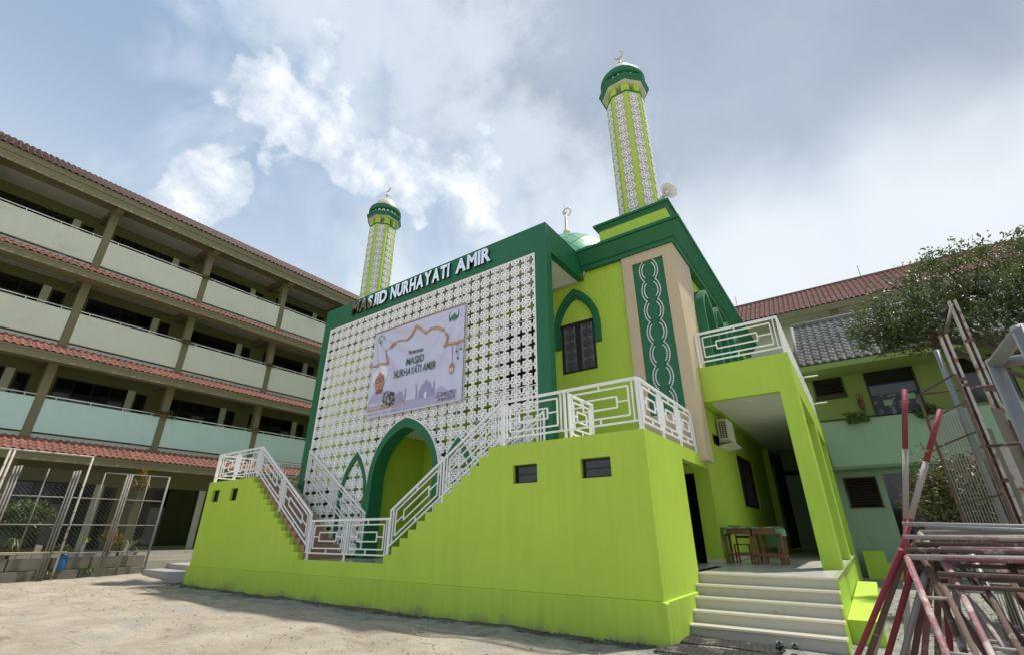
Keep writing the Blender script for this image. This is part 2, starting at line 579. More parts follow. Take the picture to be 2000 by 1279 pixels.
def pointed(a, zs, za, n=10):
    """right half of a pointed arch as (x, z) from springing to apex"""
    h = za - zs
    r = (a * a + h * h) / (2 * a)
    cx = a - r
    t1 = math.atan2(h, -cx)
    return [(cx + r * math.cos(t1 * k / n), zs + r * math.sin(t1 * k / n)) for k in range(n + 1)]


def arch_poly(cx, a, z0, zs, za, n=10):
    h = pointed(a, zs, za, n)
    right = [(a, z0)] + h
    left = [(-x, z) for x, z in right[::-1]][1:]
    return [(cx + x, z) for x, z in right + left]


def arch_frame(mb, cx, ao, ai, z0, zs, zao, zai, axis, c0, c1, n=12):
    """frame between an outer and an inner pointed arch, open at the bottom"""
    o = arch_poly(cx, ao, z0, zs, zao, n)
    i = arch_poly(cx, ai, z0, zs, zai, n)

    def P(p, c):
        return (p[0], c, p[1]) if axis == 'y' else (c, p[0], p[1])
    for k in range(len(o) - 1):
        a, b, c, d = o[k], o[k + 1], i[k + 1], i[k]
        mb.poly([P(a, c0), P(b, c0), P(c, c0), P(d, c0)])
        mb.poly([P(d, c1), P(c, c1), P(b, c1), P(a, c1)])
        mb.poly([P(a, c0), P(a, c1), P(b, c1), P(b, c0)])
        mb.poly([P(d, c0), P(c, c0), P(c, c1), P(d, c1)])
    for k in (0, -1):
        mb.poly([P(o[k], c0), P(i[k], c0), P(i[k], c1), P(o[k], c1)])
    return mb


def inside_arch(x, z, cx, a, zs, za):
    x = abs(x - cx)
    if z <= zs:
        return x < a
    if z >= za:
        return False
    h = za - zs
    r = (a * a + h * h) / (2 * a)
    return (x - (a - r)) ** 2 + (z - zs) ** 2 < r * r


def glyph(ch, bold=0.02, depth=0.0, shear=0.0, res=3):
    cu = bpy.data.curves.new('glyph', 'FONT')
    cu.body = ch
    cu.size = 1.0
    cu.offset = bold
    cu.extrude = depth
    cu.shear = shear
    cu.resolution_u = res
    o = bpy.data.objects.new('glyph', cu)
    col.objects.link(o)
    bpy.context.view_layer.update()
    me = bpy.data.meshes.new_from_object(o)
    bpy.data.objects.remove(o)
    bpy.data.curves.remove(cu)
    return me


def mesh_np(me):
    a = np.empty(len(me.vertices) * 3)
    me.vertices.foreach_get('co', a)
    return a.reshape(-1, 3)


def leaves(centres, size, tint, seed=0, aspect=0.38, droop=0.3, fold=0.12):
    """one mesh of pointed leaves, each two quads folded on the midrib"""
    r = np.random.default_rng(seed)
    n = len(centres)
    c = np.asarray(centres, float)
    d = r.normal(size=(n, 3))
    d[:, 2] -= droop
    d /= np.linalg.norm(d, axis=1)[:, None]
    u = r.normal(size=(n, 3))
    u[:, 2] += 1.2
    s = np.cross(d, u)
    s /= np.linalg.norm(s, axis=1)[:, None] + 1e-9
    nn = np.cross(s, d)
    L = (size * r.uniform(0.6, 1.25, n))[:, None]
    W = L * aspect
    v = np.empty((n, 6, 3))
    v[:, 0] = c - d * L / 2
    v[:, 1] = c - d * L * 0.05 + s * W / 2 + nn * L * fold
    v[:, 2] = c + d * L / 2
    v[:, 3] = c - d * L * 0.05 - s * W / 2 + nn * L * fold
    v[:, 4] = c
    v = v[:, :5]
    idx = (np.arange(n) * 5)[:, None]
    f = np.concatenate([idx + np.array([[0, 1, 2, 4]]), idx + np.array([[0, 4, 2, 3]])], 0)
    me = bpy.data.meshes.new('leaves')
    me.vertices.add(n * 5)
    me.vertices.foreach_set('co', v.reshape(-1))
    me.loops.add(len(f) * 4)
    me.polygons.add(len(f))
    me.loops.foreach_set('vertex_index', f.reshape(-1).astype(np.int32))
    me.polygons.foreach_set('loop_start', np.arange(0, len(f) * 4, 4, dtype=np.int32))
    at = me.attributes.new('tint', 'FLOAT', 'POINT')
    t = np.clip(np.repeat(np.asarray(tint, float), 5), 0, 1)
    at.data.foreach_set('value', t.astype(np.float32))
    me.update(calc_edges=True)
    me.validate()
    return me

# ================================================================== ground
def make_ground():
    xs = np.concatenate([[-400, -200, -100, -60, -40, -34], np.arange(-30, 3.01, 0.16), [4, 6, 9, 14, 25, 50, 100, 200, 400]])
    ys = np.concatenate([[-400, -200, -80, -30, -10, 0, 2, 3.2], np.arange(4.0, 10.01, 0.12), [11, 13, 17, 25, 40, 80, 200, 400]])
    X, Y = np.meshgrid(xs, ys, indexing='ij')
    r = np.random.default_rng(3)
    Z = np.zeros_like(X)
    for k in range(26):
        a = r.uniform(0, 2 * math.pi)
        w = r.uniform(0.6, 7.0)
        Z += np.sin(X * math.cos(a) * w + Y * math.sin(a) * w * 1.6 + r.uniform(0, 6)) * 0.010 / (0.6 + w * 0.35)
    fade = np.clip((X + 31) / 2, 0, 1) * np.clip((4.5 - X) / 2, 0, 1) * np.clip((Y - 3.0) / 1.5, 0, 1) * np.clip((10.4 - Y) / 0.6, 0, 1)
    Z = Z * fade - 0.012
    # soil heaped a little against the foot of the wall and rising towards the fence
    Z += fade * 0.05 * np.exp(-((Y - 8.25) / 0.16) ** 2) * (X < -3.4) * (X > -20) * (0.4 + 0.8 * np.abs(np.sin(X * 3.1) * np.sin(X * 1.3 + 1)))
    Z += 0.10 * np.clip((-21.5 - X) / 4, 0, 1) * np.clip((Y - 4.5) / 3, 0, 1) * (X > -31)
    n, m = X.shape
    idx = np.arange(n * m).reshape(n, m)
    f = np.stack([idx[:-1, :-1], idx[1:, :-1], idx[1:, 1:], idx[:-1, 1:]], -1).reshape(-1, 4)
    me = bpy.data.meshes.new('ground')
    me.from_pydata(np.stack([X, Y, Z], -1).reshape(-1, 3).tolist(), [], f.tolist())
    m_ = bpy.data.materials.new('dusty_concrete_yard')
    m_.use_nodes = True
    nt = m_.node_tree
    b = nt.nodes['Principled BSDF']
    b.inputs['Roughness'].default_value = 0.9
    g = nt.nodes.new('ShaderNodeNewGeometry')

    def nz(s, d=8, sx=(1, 1, 1), rr=0.65, dist=0.0):
        mp = nt.nodes.new('ShaderNodeMapping')
        mp.inputs['Scale'].default_value = sx
        nt.links.new(g.outputs['Position'], mp.inputs[0])
        q = nt.nodes.new('ShaderNodeTexNoise')
        q.inputs['Scale'].default_value = s
        q.inputs['Detail'].default_value = d
        q.inputs['Roughness'].default_value = rr
        q.inputs['Distortion'].default_value = dist
        nt.links.new(mp.outputs[0], q.inputs['Vector'])
        return q.outputs['Fac']

    def rmp(v, lo, hi):
        q = nt.nodes.new('ShaderNodeMapRange')
        q.interpolation_type = 'SMOOTHSTEP'
        q.inputs['From Min'].default_value = lo
        q.inputs['From Max'].default_value = hi
        nt.links.new(v, q.inputs['Value'])
        return q.outputs[0]

    def mix(fac, a, bb):
        q = nt.nodes.new('ShaderNodeMix')
        q.data_type = 'RGBA'
        nt.links.new(fac, q.inputs['Factor'])
        for nm, v in (('A', a), ('B', bb)):
            if isinstance(v, tuple):
                q.inputs[nm].default_value = (*v, 1)
            else:
                nt.links.new(v, q.inputs[nm])
        return q.outputs['Result']
    c = mix(rmp(nz(0.9, 9), 0.30, 0.72), (0.40, 0.335, 0.25), (0.57, 0.505, 0.405))
    c = mix(rmp(nz(0.35, 7, (1, 1.6, 1), 0.6, 0.8), 0.55, 0.68), c, (0.40, 0.385, 0.35))
    c = mix(rmp(nz(2.2, 9, (1, 2.4, 1), 0.72, 0.5), 0.54, 0.68), c, (0.27, 0.225, 0.17))
    c = mix(rmp(nz(6.0, 8, (1, 1.8, 1), 0.75), 0.60, 0.70), c, (0.20, 0.17, 0.14))
    # newer grey cement skim along the foot of the wall, with a ragged border
    sp = nt.nodes.new('ShaderNodeSeparateXYZ')
    nt.links.new(g.outputs['Position'], sp.inputs[0])
    ad = nt.nodes.new('ShaderNodeMath')
    ad.operation = 'MULTIPLY_ADD'
    nt.links.new(nz(0.8, 8, (0.5, 1.2, 1), 0.65, 0.6), ad.inputs[0])
    ad.inputs[1].default_value = 3.2
    nt.links.new(sp.outputs['Y'], ad.inputs[2])
    gr = rmp(ad.outputs[0], 8.85, 9.15)
    lim = rmp(sp.outputs['X'], -22.5, -20.5)
    mm = nt.nodes.new('ShaderNodeMath')
    mm.operation = 'MULTIPLY'
    nt.links.new(gr, mm.inputs[0])
    nt.links.new(lim, mm.inputs[1])
    grey = mix(rmp(nz(3.0, 8), 0.35, 0.65), (0.24, 0.235, 0.21), (0.40, 0.39, 0.36))
    c = mix(mm.outputs[0], c, grey)
    c = mix(rmp(nz(20, 5, (1, 1.4, 1), 0.7), 0.61, 0.74), c, (0.28, 0.24, 0.19))
    c = mix(rmp(nz(1.3, 5, (0.25, 3.2, 1), 0.6, 0.3), 0.60, 0.70), c, (0.33, 0.29, 0.235))
    c = mix(rmp(nz(11, 6, (1, 1.5, 1), 0.7), 0.60, 0.72), c, (0.66, 0.61, 0.52))
    # dark soil and mortar crumbs gathered in a ragged strip at the foot of the wall
    ad2 = nt.nodes.new('ShaderNodeMath')
    ad2.operation = 'MULTIPLY_ADD'
    nt.links.new(nz(1.6, 8, (1, 1, 1), 0.7), ad2.inputs[0])
    ad2.inputs[1].default_value = 1.1
    nt.links.new(sp.outputs['Y'], ad2.inputs[2])
    m3 = nt.nodes.new('ShaderNodeMath')
    m3.operation = 'MULTIPLY'
    nt.links.new(rmp(ad2.outputs[0], 8.50, 8.70), m3.inputs[0])
    nt.links.new(lim, m3.inputs[1])
    m4 = nt.nodes.new('ShaderNodeMath')
    m4.operation = 'MULTIPLY'
    nt.links.new(m3.outputs[0], m4.inputs[0])
    nt.links.new(rmp(sp.outputs['X'], -2.7, -3.4), m4.inputs[1])
    c = mix(m4.outputs[0], c, (0.125, 0.11, 0.09))
    nt.links.new(c, b.inputs['Base Color'])
    bp = nt.nodes.new('ShaderNodeBump')
    bp.inputs['Strength'].default_value = 1.0
    bp.inputs['Distance'].default_value = 0.06
    hh = nt.nodes.new('ShaderNodeMath')
    hh.operation = 'MULTIPLY_ADD'
    nt.links.new(nz(5, 9, (1, 1.8, 1), 0.72), hh.inputs[0])
    hh.inputs[1].default_value = 1.0
    nt.links.new(nz(30, 4), hh.inputs[2])
    nt.links.new(hh.outputs[0], bp.inputs['Height'])
    nt.links.new(bp.outputs[0], b.inputs['Normal'])
    o = link('ground', me, m_, smooth=True)
    tag(o, 'dusty beige and grey concrete yard in front of the green wall', 'ground', kind='structure')


make_ground()

# ================================================================== mosque body
mos = thing('mosque', 'lime green mosque with stepped front wall, beige corner pilaster and dark green cornice', 'mosque', (-10.9, 12, 0))
XL, XR, YF = -19.68, -2.94, 8.34
TZ = 3.36
# stepped front wall
LS = [(-16.54 + 3.59 / 13 * k, TZ - (TZ - 0.95) / 13 * k) for k in range(14)]
RS = [(-9.68 + 3.40 / 13 * k, 0.95 + (TZ - 0.95) / 13 * k) for k in range(14)]


def wall_top(x):
    if x < -16.54 or x > -6.28:
        return TZ
    if x < -12.95:
        k = int((x + 16.54) / (3.59 / 13))
        return TZ - (TZ - 0.95) / 13 * (k + 1)
    if x > -9.68:
        k = int((x + 9.68) / (3.40 / 13))
        return 0.95 + (TZ - 0.95) / 13 * (k + 1)
    return 0.95


VENTS = [(-5.87, -5.27, 2.55, 2.92), (-4.27, -3.65, 2.56, 2.92), (-19.27, -18.75, 2.66, 3.06), (-17.93, -17.45, 2.66, 3.06)]
us = [XL, XR, -16.54, -6.28] + [p[0] for p in LS + RS] + [v for h in VENTS for v in h[:2]]
zs = [0.6, TZ] + [p[1] for p in LS + RS] + [v for h in VENTS for v in h[2:]]


def front_solid(x, z):
    if any(h[0] < x < h[1] and h[2] < z < h[3] for h in VENTS):
        return False
    return z < wall_top(x)


MB().cells(us, zs, front_solid, 'y', YF, YF + 0.16).build('front_wall', 'lime', mos, bevel=0.010)
# side walls, right one with a door-high opening onto the porch
MB().cells([YF + 0.16, 10.50, 12.60], [0.6, 0.9, 3.07, TZ], lambda y, z: not (y > 10.5 and 0.9 < z < 3.07), 'x', XR - 0.16, XR).build('side_wall', 'lime', mos)
box('side_wall', 'lime', mos, XL, XL + 0.16, YF + 0.16, 12.6, 0.0, TZ)
# plinth, slightly proud
pl = MB()
pl.prism([(XL - 0.06, 0.0 - 0.1), (XR + 0.05, -0.1), (XR + 0.05, 0.575), (XR + 0.02, 0.60), (XL - 0.03, 0.60), (XL - 0.06, 0.575)], 'y', 8.295, YF + 0.14)
pl.box(XR - 0.14, XR + 0.05, YF + 0.1402, 10.2, -0.1, 0.60)
pl.build('plinth', 'lime_low', mos, bevel=0.012)
# vent windows: recessed black frame with two glass louvres
for (a, b_, c, d) in VENTS:
    w = MB()
    y = YF + 0.09
    w.box(a, a + 0.035, y, y + 0.05, c, d).box(b_ - 0.035, b_, y, y + 0.05, c, d)
    w.box(a + 0.035, b_ - 0.035, y + 0.002, y + 0.05, c, c + 0.035).box(a + 0.035, b_ - 0.035, y + 0.002, y + 0.05, d - 0.035, d)
    v = w.build('vent_window', 'black', mos)
    box('pane', 'glass', v, a + 0.03, b_ - 0.03, y + 0.03, y + 0.04, c + 0.03, d - 0.03)
    MB().bar((a + 0.03, y + 0.012, (c + d) / 2), (b_ - 0.03, y + 0.012, (c + d) / 2), 0.012, 0.02).build('louvre', 'black', v)
# terraces and landing
box('terrace_slab', 'cream', mos, XL + 0.16, -16.54, YF + 0.16, 12.1, 3.12, 3.31)
box('terrace_slab', 'cream', mos, -6.28, XR - 0.16, YF + 0.16, 12.1, 3.12, 3.31)
box('landing', 'cream', mos, -12.95, -9.68, YF + 0.16, 12.1, 0.75, 0.945)
# flights of brown tiled steps
for S, sg in ((LS, -1), (RS, 1)):
    for k in range(13):
        if sg < 0:
            x0, x1, z1 = S[12 - k][0], S[13 - k][0], 0.95 + (TZ - 0.95) / 13 * (k + 0)
        else:
            x0, x1, z1 = S[k][0], S[k + 1][0], 0.95 + (TZ - 0.95) / 13 * (k + 1) - 0.0
        zt = 0.95 + (TZ - 0.95) / 13 * (k + 1) - 0.002
        if zt > 3.31:
            zt = 3.308
        box('step', 'brown', mos, x0 - 0.002, x1 - 0.004, YF + 0.162, 9.62, 0.72, zt)
# stringers along the inner side of the flights (pale lime)
for S in (LS, RS):
    a, b_ = S[0], S[-1]
    MB().prism([(a[0], a[1] - 0.25), (b_[0], b_[1] - 0.25), (b_[0], b_[1] + 0.05), (a[0], a[1] + 0.05)], 'y', 9.622, 9.68).build('stringer', 'lime', mos)

# upper front wall with window opening
WX0, WX1, WZ0, WZ1 = -6.62, -5.46, 6.08, 7.72
DW = [(-15.3, -12.6, 5.3, 8.4), (-9.2, -7.2, 5.3, 8.4), (-14.9, -13.5, 1.0, 3.2)]
MB().cells([-19.4, -2.92, WX0, WX1, -12.2, -9.6, -5.74] + [v for d in DW for v in d[:2]], [0.6, 3.11, 9.4, WZ0, WZ1] + [v for d in DW for v in d[2:]],
           lambda x, z: not ((x > -5.74 and z < 3.11) or (WX0 < x < WX1 and WZ0 < z < WZ1) or any(d[0] < x < d[1] and d[2] < z < d[3] for d in DW)), 'y', 12.15, 12.35).build('upper_wall', 'lime', mos)
for d in DW:
    w = box('window', 'glass', mos, d[0], d[1], 12.25, 12.28, d[2], d[3])
    f = MB().box(d[0], d[0] + 0.06, 12.2, 12.26, d[2], d[3]).box(d[1] - 0.06, d[1], 12.2, 12.26, d[2], d[3])
    f.box(d[0] + .06, d[1] - .06, 12.202, 12.26, d[3] - 0.06, d[3]).box((d[0] + d[1]) / 2 - .03, (d[0] + d[1]) / 2 + .03, 12.204, 12.26, d[2], d[3] - .06)
    f.build('frame', 'black', w)
# right and left long walls, roof
ARCHY = [14.32 + 1.53 * k for k in range(4)]
MB().cells([12.35, 24.0] + [v for y in ARCHY for v in (y - 0.42, y + 0.42)], [5.05, 9.4, 5.8, 7.7],
           lambda y, z: not (5.8 < z < 7.7 and any(abs(y - a) < 0.42 for a in ARCHY)), 'x', -3.12, -2.92).build('long_wall', 'lime', mos)
for a in ARCHY:
    w = box('window', 'glass', mos, -3.06, -3.03, a - 0.42, a + 0.42, 5.8, 7.7)
    MB().box(-3.02, -2.96, a - 0.42, a - 0.36, 5.8, 7.7).box(-3.02, -2.96, a + 0.36, a + 0.42, 5.8, 7.7).box(-3.02, -2.962, a - 0.03, a + 0.03, 5.8, 7.7).build('frame', 'black', w)
    hood = arch_frame(MB(), a, 0.72, 0.60, 5.75, 7.75, 8.72, 8.56, 'x', -2.918, -2.50).build('window_hood', 'green', mos)
box('long_wall', 'lime', mos, -19.4, -19.2, 12.35, 24.0, 0.0, 9.4)
box('back_wall', 'lime', mos, -19.2, -2.92, 24.0, 24.2, 0.0, 9.4)
box('roof_slab', 'green', mos, -19.3, -2.6, 12.2, 24.1, 9.62, 9.93)

# cornice, mitred round the front right corner
prof = [(0.0, 9.38), (0.09, 9.38), (0.09, 9.50), (0.15, 9.53), (0.37, 9.86), (0.37, 9.90), (0.43, 9.90), (0.43, 9.99), (-0.3, 9.99), (-0.3, 9.38)]


def cornice(prof, x_in, y_in, x_far, y_far, name, parent, m='green'):
    mb = MB()
    for (o0, z0), (o1, z1) in zip(prof, prof[1:] + prof[:1]):
        mb.poly([(x_far, y_in - o0, z0), (x_in + o0, y_in - o0, z0), (x_in + o1, y_in - o1, z1), (x_far, y_in - o1, z1)])
        mb.poly([(x_in + o0, y_in - o0, z0), (x_in + o0, y_far, z0), (x_in + o1, y_far, z1), (x_in + o1, y_in - o1, z1)])
    mb.poly([(x_far, y_in - o, z) for o, z in prof])
    mb.poly([(x_in + o, y_far, z) for o, z in prof])
    return mb.build(name, m, parent)


cornice(prof, -2.80, 12.08, -5.66, 24.0, 'cornice', mos)
# left return of the cornice
mb = MB()
for (o0, z0), (o1, z1) in zip(prof, prof[1:] + prof[:1]):
    mb.poly([(-16.2, 12.08 - o0, z0), (-18.9 - o0, 12.08 - o0, z0), (-18.9 - o1, 12.08 - o1, z1), (-16.2, 12.08 - o1, z1)])
    mb.poly([(-18.9 - o0, 12.08 - o0, z0), (-18.9 - o0, 24, z0), (-18.9 - o1, 24, z1), (-18.9 - o1, 12.08 - o1, z1)])
mb.build('cornice', 'green', mos)

# beige corner pilaster with a framed green panel
PX0, PX1, PY, PZ0, PZ1 = -4.35, -2.77, 12.06, 3.20, 9.40
GX0, GX1, GZ0, GZ1 = -4.035, -3.10, 4.42, 9.06
MB().cells([PX0, GX0, GX1, PX1], [PZ0, GZ0, GZ1, PZ1], lambda x, z: not (GX0 < x < GX1 and GZ0 < z < GZ1), 'y', PY, PY + 0.088).build('pilaster_face', 'beige', mos)
box('pilaster_return', 'beige', mos, -2.918, PX1, PY + 0.0885, 13.82, 5.70, PZ1)
box('pilaster_return', 'beige', mos, -2.918, PX1, PY + 0.0885, 12.62, PZ0, 5.6995)
gp = box('ornament_panel', 'green', mos, GX0, GX1, PY + 0.045, PY + 0.08, GZ0, GZ1)
for r_ in range(7):
    zc = 8.72 - 0.655 * r_
    for sgn in (-1, 1):
        st, dots = MB(), MB()
        cx0 = -3.57
        pts = []
        for t in np.linspace(-1.15, 1.15, 13):
            pts.append((cx0 + sgn * 0.235 * math.cos(t) - sgn * 0.0, PY + 0.040, zc + 0.34 * math.sin(t)))
        st.tube(pts, 0.016, 5)
        o_ = st.build('garland_stem', 'green', gp)
        for ring, rr in ((0.200, 0.022), (0.272, 0.025)):
            for t in np.linspace(-0.85, 0.95, 13):
                p = Vector((cx0 + sgn * ring * math.cos(t), PY + 0.036, zc + (0.34 * ring / 0.235) * math.sin(t)))
                rad = rr * (0.75 + 0.45 * math.cos(t))
                dots.add([p + Vector(q) * rad for q in ((1, 0, 0), (-1, 0, 0), (0, -1, 0), (0, 1, 0), (0, 0, 1.25), (0, 0, -1.25))],
                         [(0, 4, 2), (4, 1, 2), (1, 5, 2), (5, 0, 2), (4, 0, 3), (1, 4, 3), (5, 1, 3), (0, 5, 3)])
        dots.build('garland_dots', 'lattice', o_, smooth=True)

# front window with pointed green hood
w = MB().box(WX0, WX0 + 0.07, 12.13, 12.2, WZ0, WZ1).box(WX1 - 0.07, WX1, 12.13, 12.2, WZ0, WZ1)
w.box(WX0 + 0.07, WX1 - 0.07, 12.132, 12.2, WZ0, WZ0 + 0.07).box(WX0 + 0.07, WX1 - 0.07, 12.132, 12.2, WZ1 - 0.07, WZ1)
xm = (WX0 + WX1) / 2
w.box(xm - 0.075, xm + 0.075, 12.134, 12.2, WZ0 + 0.07, WZ1 - 0.07)
win = w.build('lattice_window', 'black', mos)
for a, b_ in ((WX0 + 0.07, xm - 0.075), (xm + 0.075, WX1 - 0.07)):
    box('pane', 'glass2', win, a, b_, 12.185, 12.19, WZ0 + 0.07, WZ1 - 0.07)


def petals(cx, cz, s, keep=None, half=0.030, outw=0.062, r1=0.37, rt=(0.5, 0.515), rot=0.0, blunt=0.0):
    """eight kite petals, each (outer kite, inner kite) in x,z"""
    out = []
    for k in range(8):
        th = R(45 * k) + rot
        rT = rt[k % 2] * s
        O = Vector((0, 0))
        A = Vector((math.cos(th - R(22.5)), math.sin(th - R(22.5)))) * r1 * s
        B = Vector((math.cos(th + R(22.5)), math.sin(th + R(22.5)))) * r1 * s
        T = Vector((math.cos(th), math.sin(th))) * rT
        P = [O, A, T, B]
        wd = [half * s, outw * s, outw * s, half * s]
        if blunt and k % 2 == 0:
            sd = Vector((-math.sin(th), math.cos(th))) * blunt * s
            P = [O, A, T - sd, T + sd, B]
            wd = [half * s, outw * s, outw * 0.6 * s, outw * s, half * s]
        Q = []
        for i in range(len(P)):
            p0, p1, p2 = P[i - 1], P[i], P[(i + 1) % len(P)]
            d1, d2 = (p1 - p0).normalized(), (p2 - p1).normalized()
            n1, n2 = Vector((-d1.y, d1.x)), Vector((-d2.y, d2.x))
            a, b2 = p1 + n1 * wd[i - 1], p1 + n2 * wd[i]
            den = d1.x * d2.y - d1.y * d2.x
            t = ((b2.x - a.x) * d2.y - (b2.y - a.y) * d2.x) / den
            Q.append(a + d1 * t)
        c = Vector((cx, cz))
        cen = c + T * 0.62
        if keep is None or keep(cen.x, cen.y):
            out.append(([c + p for p in P], [c + q for q in Q]))
    return out


def petal_mesh(mb, kites, y0, y1, back=True):
    for P, Q in kites:
        i = len(mb.v)
        n = len(P)
        mb.v += [(p.x, y0, p.y) for p in P] + [(q.x, y0, q.y) for q in Q] + [(p.x, y1, p.y) for p in P] + [(q.x, y1, q.y) for q in Q]
        for k in range(n):
            j = (k + 1) % n
            mb.f.append([i + k, i + j, i + n + j, i + n + k])
            mb.f.append([i + n + k, i + n + j, i + 3 * n + j, i + 3 * n + k])
            if back:
                mb.f.append([i + 2 * n + j, i + 2 * n + k, i + 3 * n + k, i + 3 * n + j])
            if 1 <= k <= n - 2:
                mb.f.append([i + j, i + k, i + 2 * n + k, i + 2 * n + j])
    return mb


for a, b_ in ((WX0 + 0.07, xm - 0.075), (xm + 0.075, WX1 - 0.07)):
    s_ = (b_ - a) / 1.0 * 0.95
    mb = MB()
    cx = (a + b_) / 2
    for j in range(5):
        for i in (-1, 0, 1):
            petal_mesh(mb, petals(cx + i * s_ * 0.8, WZ0 + 0.07 + 0.16 + j * s_ * 0.8, s_ * 0.8, keep=lambda x, z: a < x < b_ and WZ0 + .07 < z < WZ1 - .07), 12.16, 12.18)
    mb.build('window_lattice', 'darkgrey', win, fix=False)
hd = arch_frame(MB(), xm, 0.80, 0.66, 6.90, 7.50, 8.86, 8.63, 'y', 12.02, 12.148)
hd.build('window_hood', 'green', mos)
arch_frame(MB(), xm, 0.66, 0.60, 6.905, 7.50, 8.63, 8.53, 'y', 12.06, 12.147).build('window_hood', 'green', mos)
MB().tube([(-6.9, 12.07, 9.03), (-6.3, 12.07, 9.06), (-5.95, 12.07, 9.11), (-5.75, 12.07, 9.19), (-5.65, 12.07, 9.30), (-5.62, 12.07, 9.42)], 0.028, 8).build('drain_pipe', 'pipe', mos, smooth=True)

# ground floor: alcove wall, porch wall, dark rooms
DWX = -3.55
MB().cells([-5.6, -4.85, DWX, -3.15], [0.9, 3.10, 5.0], lambda x, z: not (-4.85 < x < DWX and z < 3.10), 'y', 13.60, 13.75).build('alcove_wall', 'lime', mos)
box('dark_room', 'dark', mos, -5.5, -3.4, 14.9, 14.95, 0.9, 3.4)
box('alcove_side', 'lime', mos, -5.75, -5.6, 8.6, 13.75, 0.9, 3.3)
PW = [(17.8, 20.7, 2.40, 4.10), (14.75, 15.65, 4.0, 4.33)]
MB().cells([13.75, 34.0] + [v for d in PW for v in d[:2]], [0.9, 5.1] + [v for d in PW for v in d[2:]],
           lambda y, z: not any(d[0] < y < d[1] and d[2] < z < d[3] for d in PW), 'x', -3.33, -3.15).build('porch_wall', 'lime', mos)
for i, d in enumerate(PW):
    w = box('porch_window', 'glass', mos, -3.29, -3.27, d[0], d[1], d[2], d[3])
    f = MB().box(-3.26, -3.18, d[0], d[0] + 0.06, d[2], d[3]).box(-3.26, -3.18, d[1] - 0.06, d[1], d[2], d[3])
    f.box(-3.26, -3.182, d[0] + 0.06, d[1] - 0.06, d[3] - 0.05, d[3]).box(-3.26, -3.182, d[0] + 0.06, d[1] - 0.06, d[2], d[2] + 0.05)
    for q in range(1, 4 if i == 0 else 2):
        y = d[0] + (d[1] - d[0]) * q / (4 if i == 0 else 2)
        f.box(-3.26, -3.184, y - 0.03, y + 0.03, d[2] + 0.05, d[3] - 0.05)
    f.build('frame', 'black', w)
box('skirting', 'cream', mos, -3.15, -3.135, 13.75, 34.0, 0.9, 1.0)
box('skirting', 'cream', mos, -3.55, -3.136, 13.585, 13.60, 0.9, 1.0)
box('corridor_pier', 'ceil', mos, -3.134, -3.0, 24.2, 25.8, 0.9, 4.4)
box('corridor_end_shade', 'dark', mos, -3.4, -0.2, 34.0, 34.2, 0.0, 5.3)  # near-black sheet, the corridor's deep shade put into its colour
box('corridor_light_blocker', 'lime', mos, -1.0, -0.82, 18.25, 34.0, 0.0, 5.07)  # added wall closing the open side, keeps daylight out of the corridor
box('porch_ceiling', 'ceil', mos, -3.15, -0.80, 12.86, 34.0, 5.08, 5.18)
for y in (14.6, 17.2):
    MB().lathe([(0.075, 5.06), (0.085, 5.079)], 16, (-1.95, y)).build('ceiling_light', 'lattice', mos)
# porch beam, deck, pillars
box('balcony_beam', 'lime', mos, -2.90, -0.64, 12.70, 12.86, 4.75, 5.69, bevel=0.008)
box('balcony_beam', 'lime', mos, -0.80, -0.64, 12.8605, 23.0, 4.78, 5.69)
box('balcony_deck', 'ceil', mos, -2.92, -0.8, 12.861, 23.0, 5.2, 5.40)
for y0, y1 in ((12.705, 13.42), (17.45, 18.2), (22.3, 23.0)):
    box('porch_pillar', 'lime', mos, -1.0, -0.643, y0, y1, 0.9, 4.779, bevel=0.006)
# porch floor of glossy tiles, beige kerb tiles along the open side
box('porch_base', 'lime', mos, XR - 2.7, -0.664, 10.62, 34.0, -0.05, 0.86)
for i in range(5):
    for j in range(26):
        x0, y0 = -0.70 - 0.6 * (i + 1), 10.50 + 0.6 * j
        x1, y1 = x0 + 0.594, y0 + 0.594
        if x1 > -0.69:
            x1 = -0.70
        if x0 < -3.2 and y0 > 13.4:
            continue
        box('floor_tile', 'floor', mos, x0, x1, y0, y1, 0.861, 0.900)
for j in range(21):
    y0 = 10.5 + 0.6 * j
    box('kerb_tile', 'cream', mos, -0.698, -0.632, y0, y0 + 0.595, 0.861, 0.902)
# entrance steps
sr = (10.46 - 9.34) / 4
for k in range(5):
    zt = 0.9 - 0.18 * k
    y0 = 10.46 - sr * k
    st = box('entrance_step', 'riser', mos, XR + 0.05 if k > 1 else XR + 0.002, -0.665, y0 + 0.012, y0 + (0.3 if k else 0.16), -0.05 if k == 4 else zt - 0.19, zt - 0.03)
    box('step_tread', 'cream', st, XR + 0.05 if k > 1 else XR + 0.002, -0.645, y0 - 0.012, y0 + (0.295 if k else 0.038), zt - 0.0298, zt - (0.0 if k else 0.002))
sp_ = [(9.34, -0.05)]
for k in range(4, -1, -1):
    y0 = 10.46 - sr * k
    sp_ += [(y0, 0.9 - 0.18 * k - 0.19 if k < 4 else -0.05), (y0, 0.9 - 0.18 * k - 0.031)]
sp_ += [(12.6, 0.869), (12.6, -0.05)]
sp2 = []
for p in sp_:
    if not sp2 or p != sp2[-1]:
        sp2.append(p)
MB().prism(sp2, 'x', -0.663, -0.640).build('stair_side', 'lime', mos)
# low planter kerb along the porch, and stepped plinths behind
box('planter_kerb', 'lime', mos, -0.638, -0.19, 10.24, 18.1, -0.05, 0.33, bevel=0.01)
box('stepped_plinth', 'lime', mos, -0.45, 0.75, 24.5, 25.0, -0.05, 0.55)
box('stepped_plinth', 'lime', mos, -0.45, 0.25, 24.6, 25.0, -0.05, 0.95)
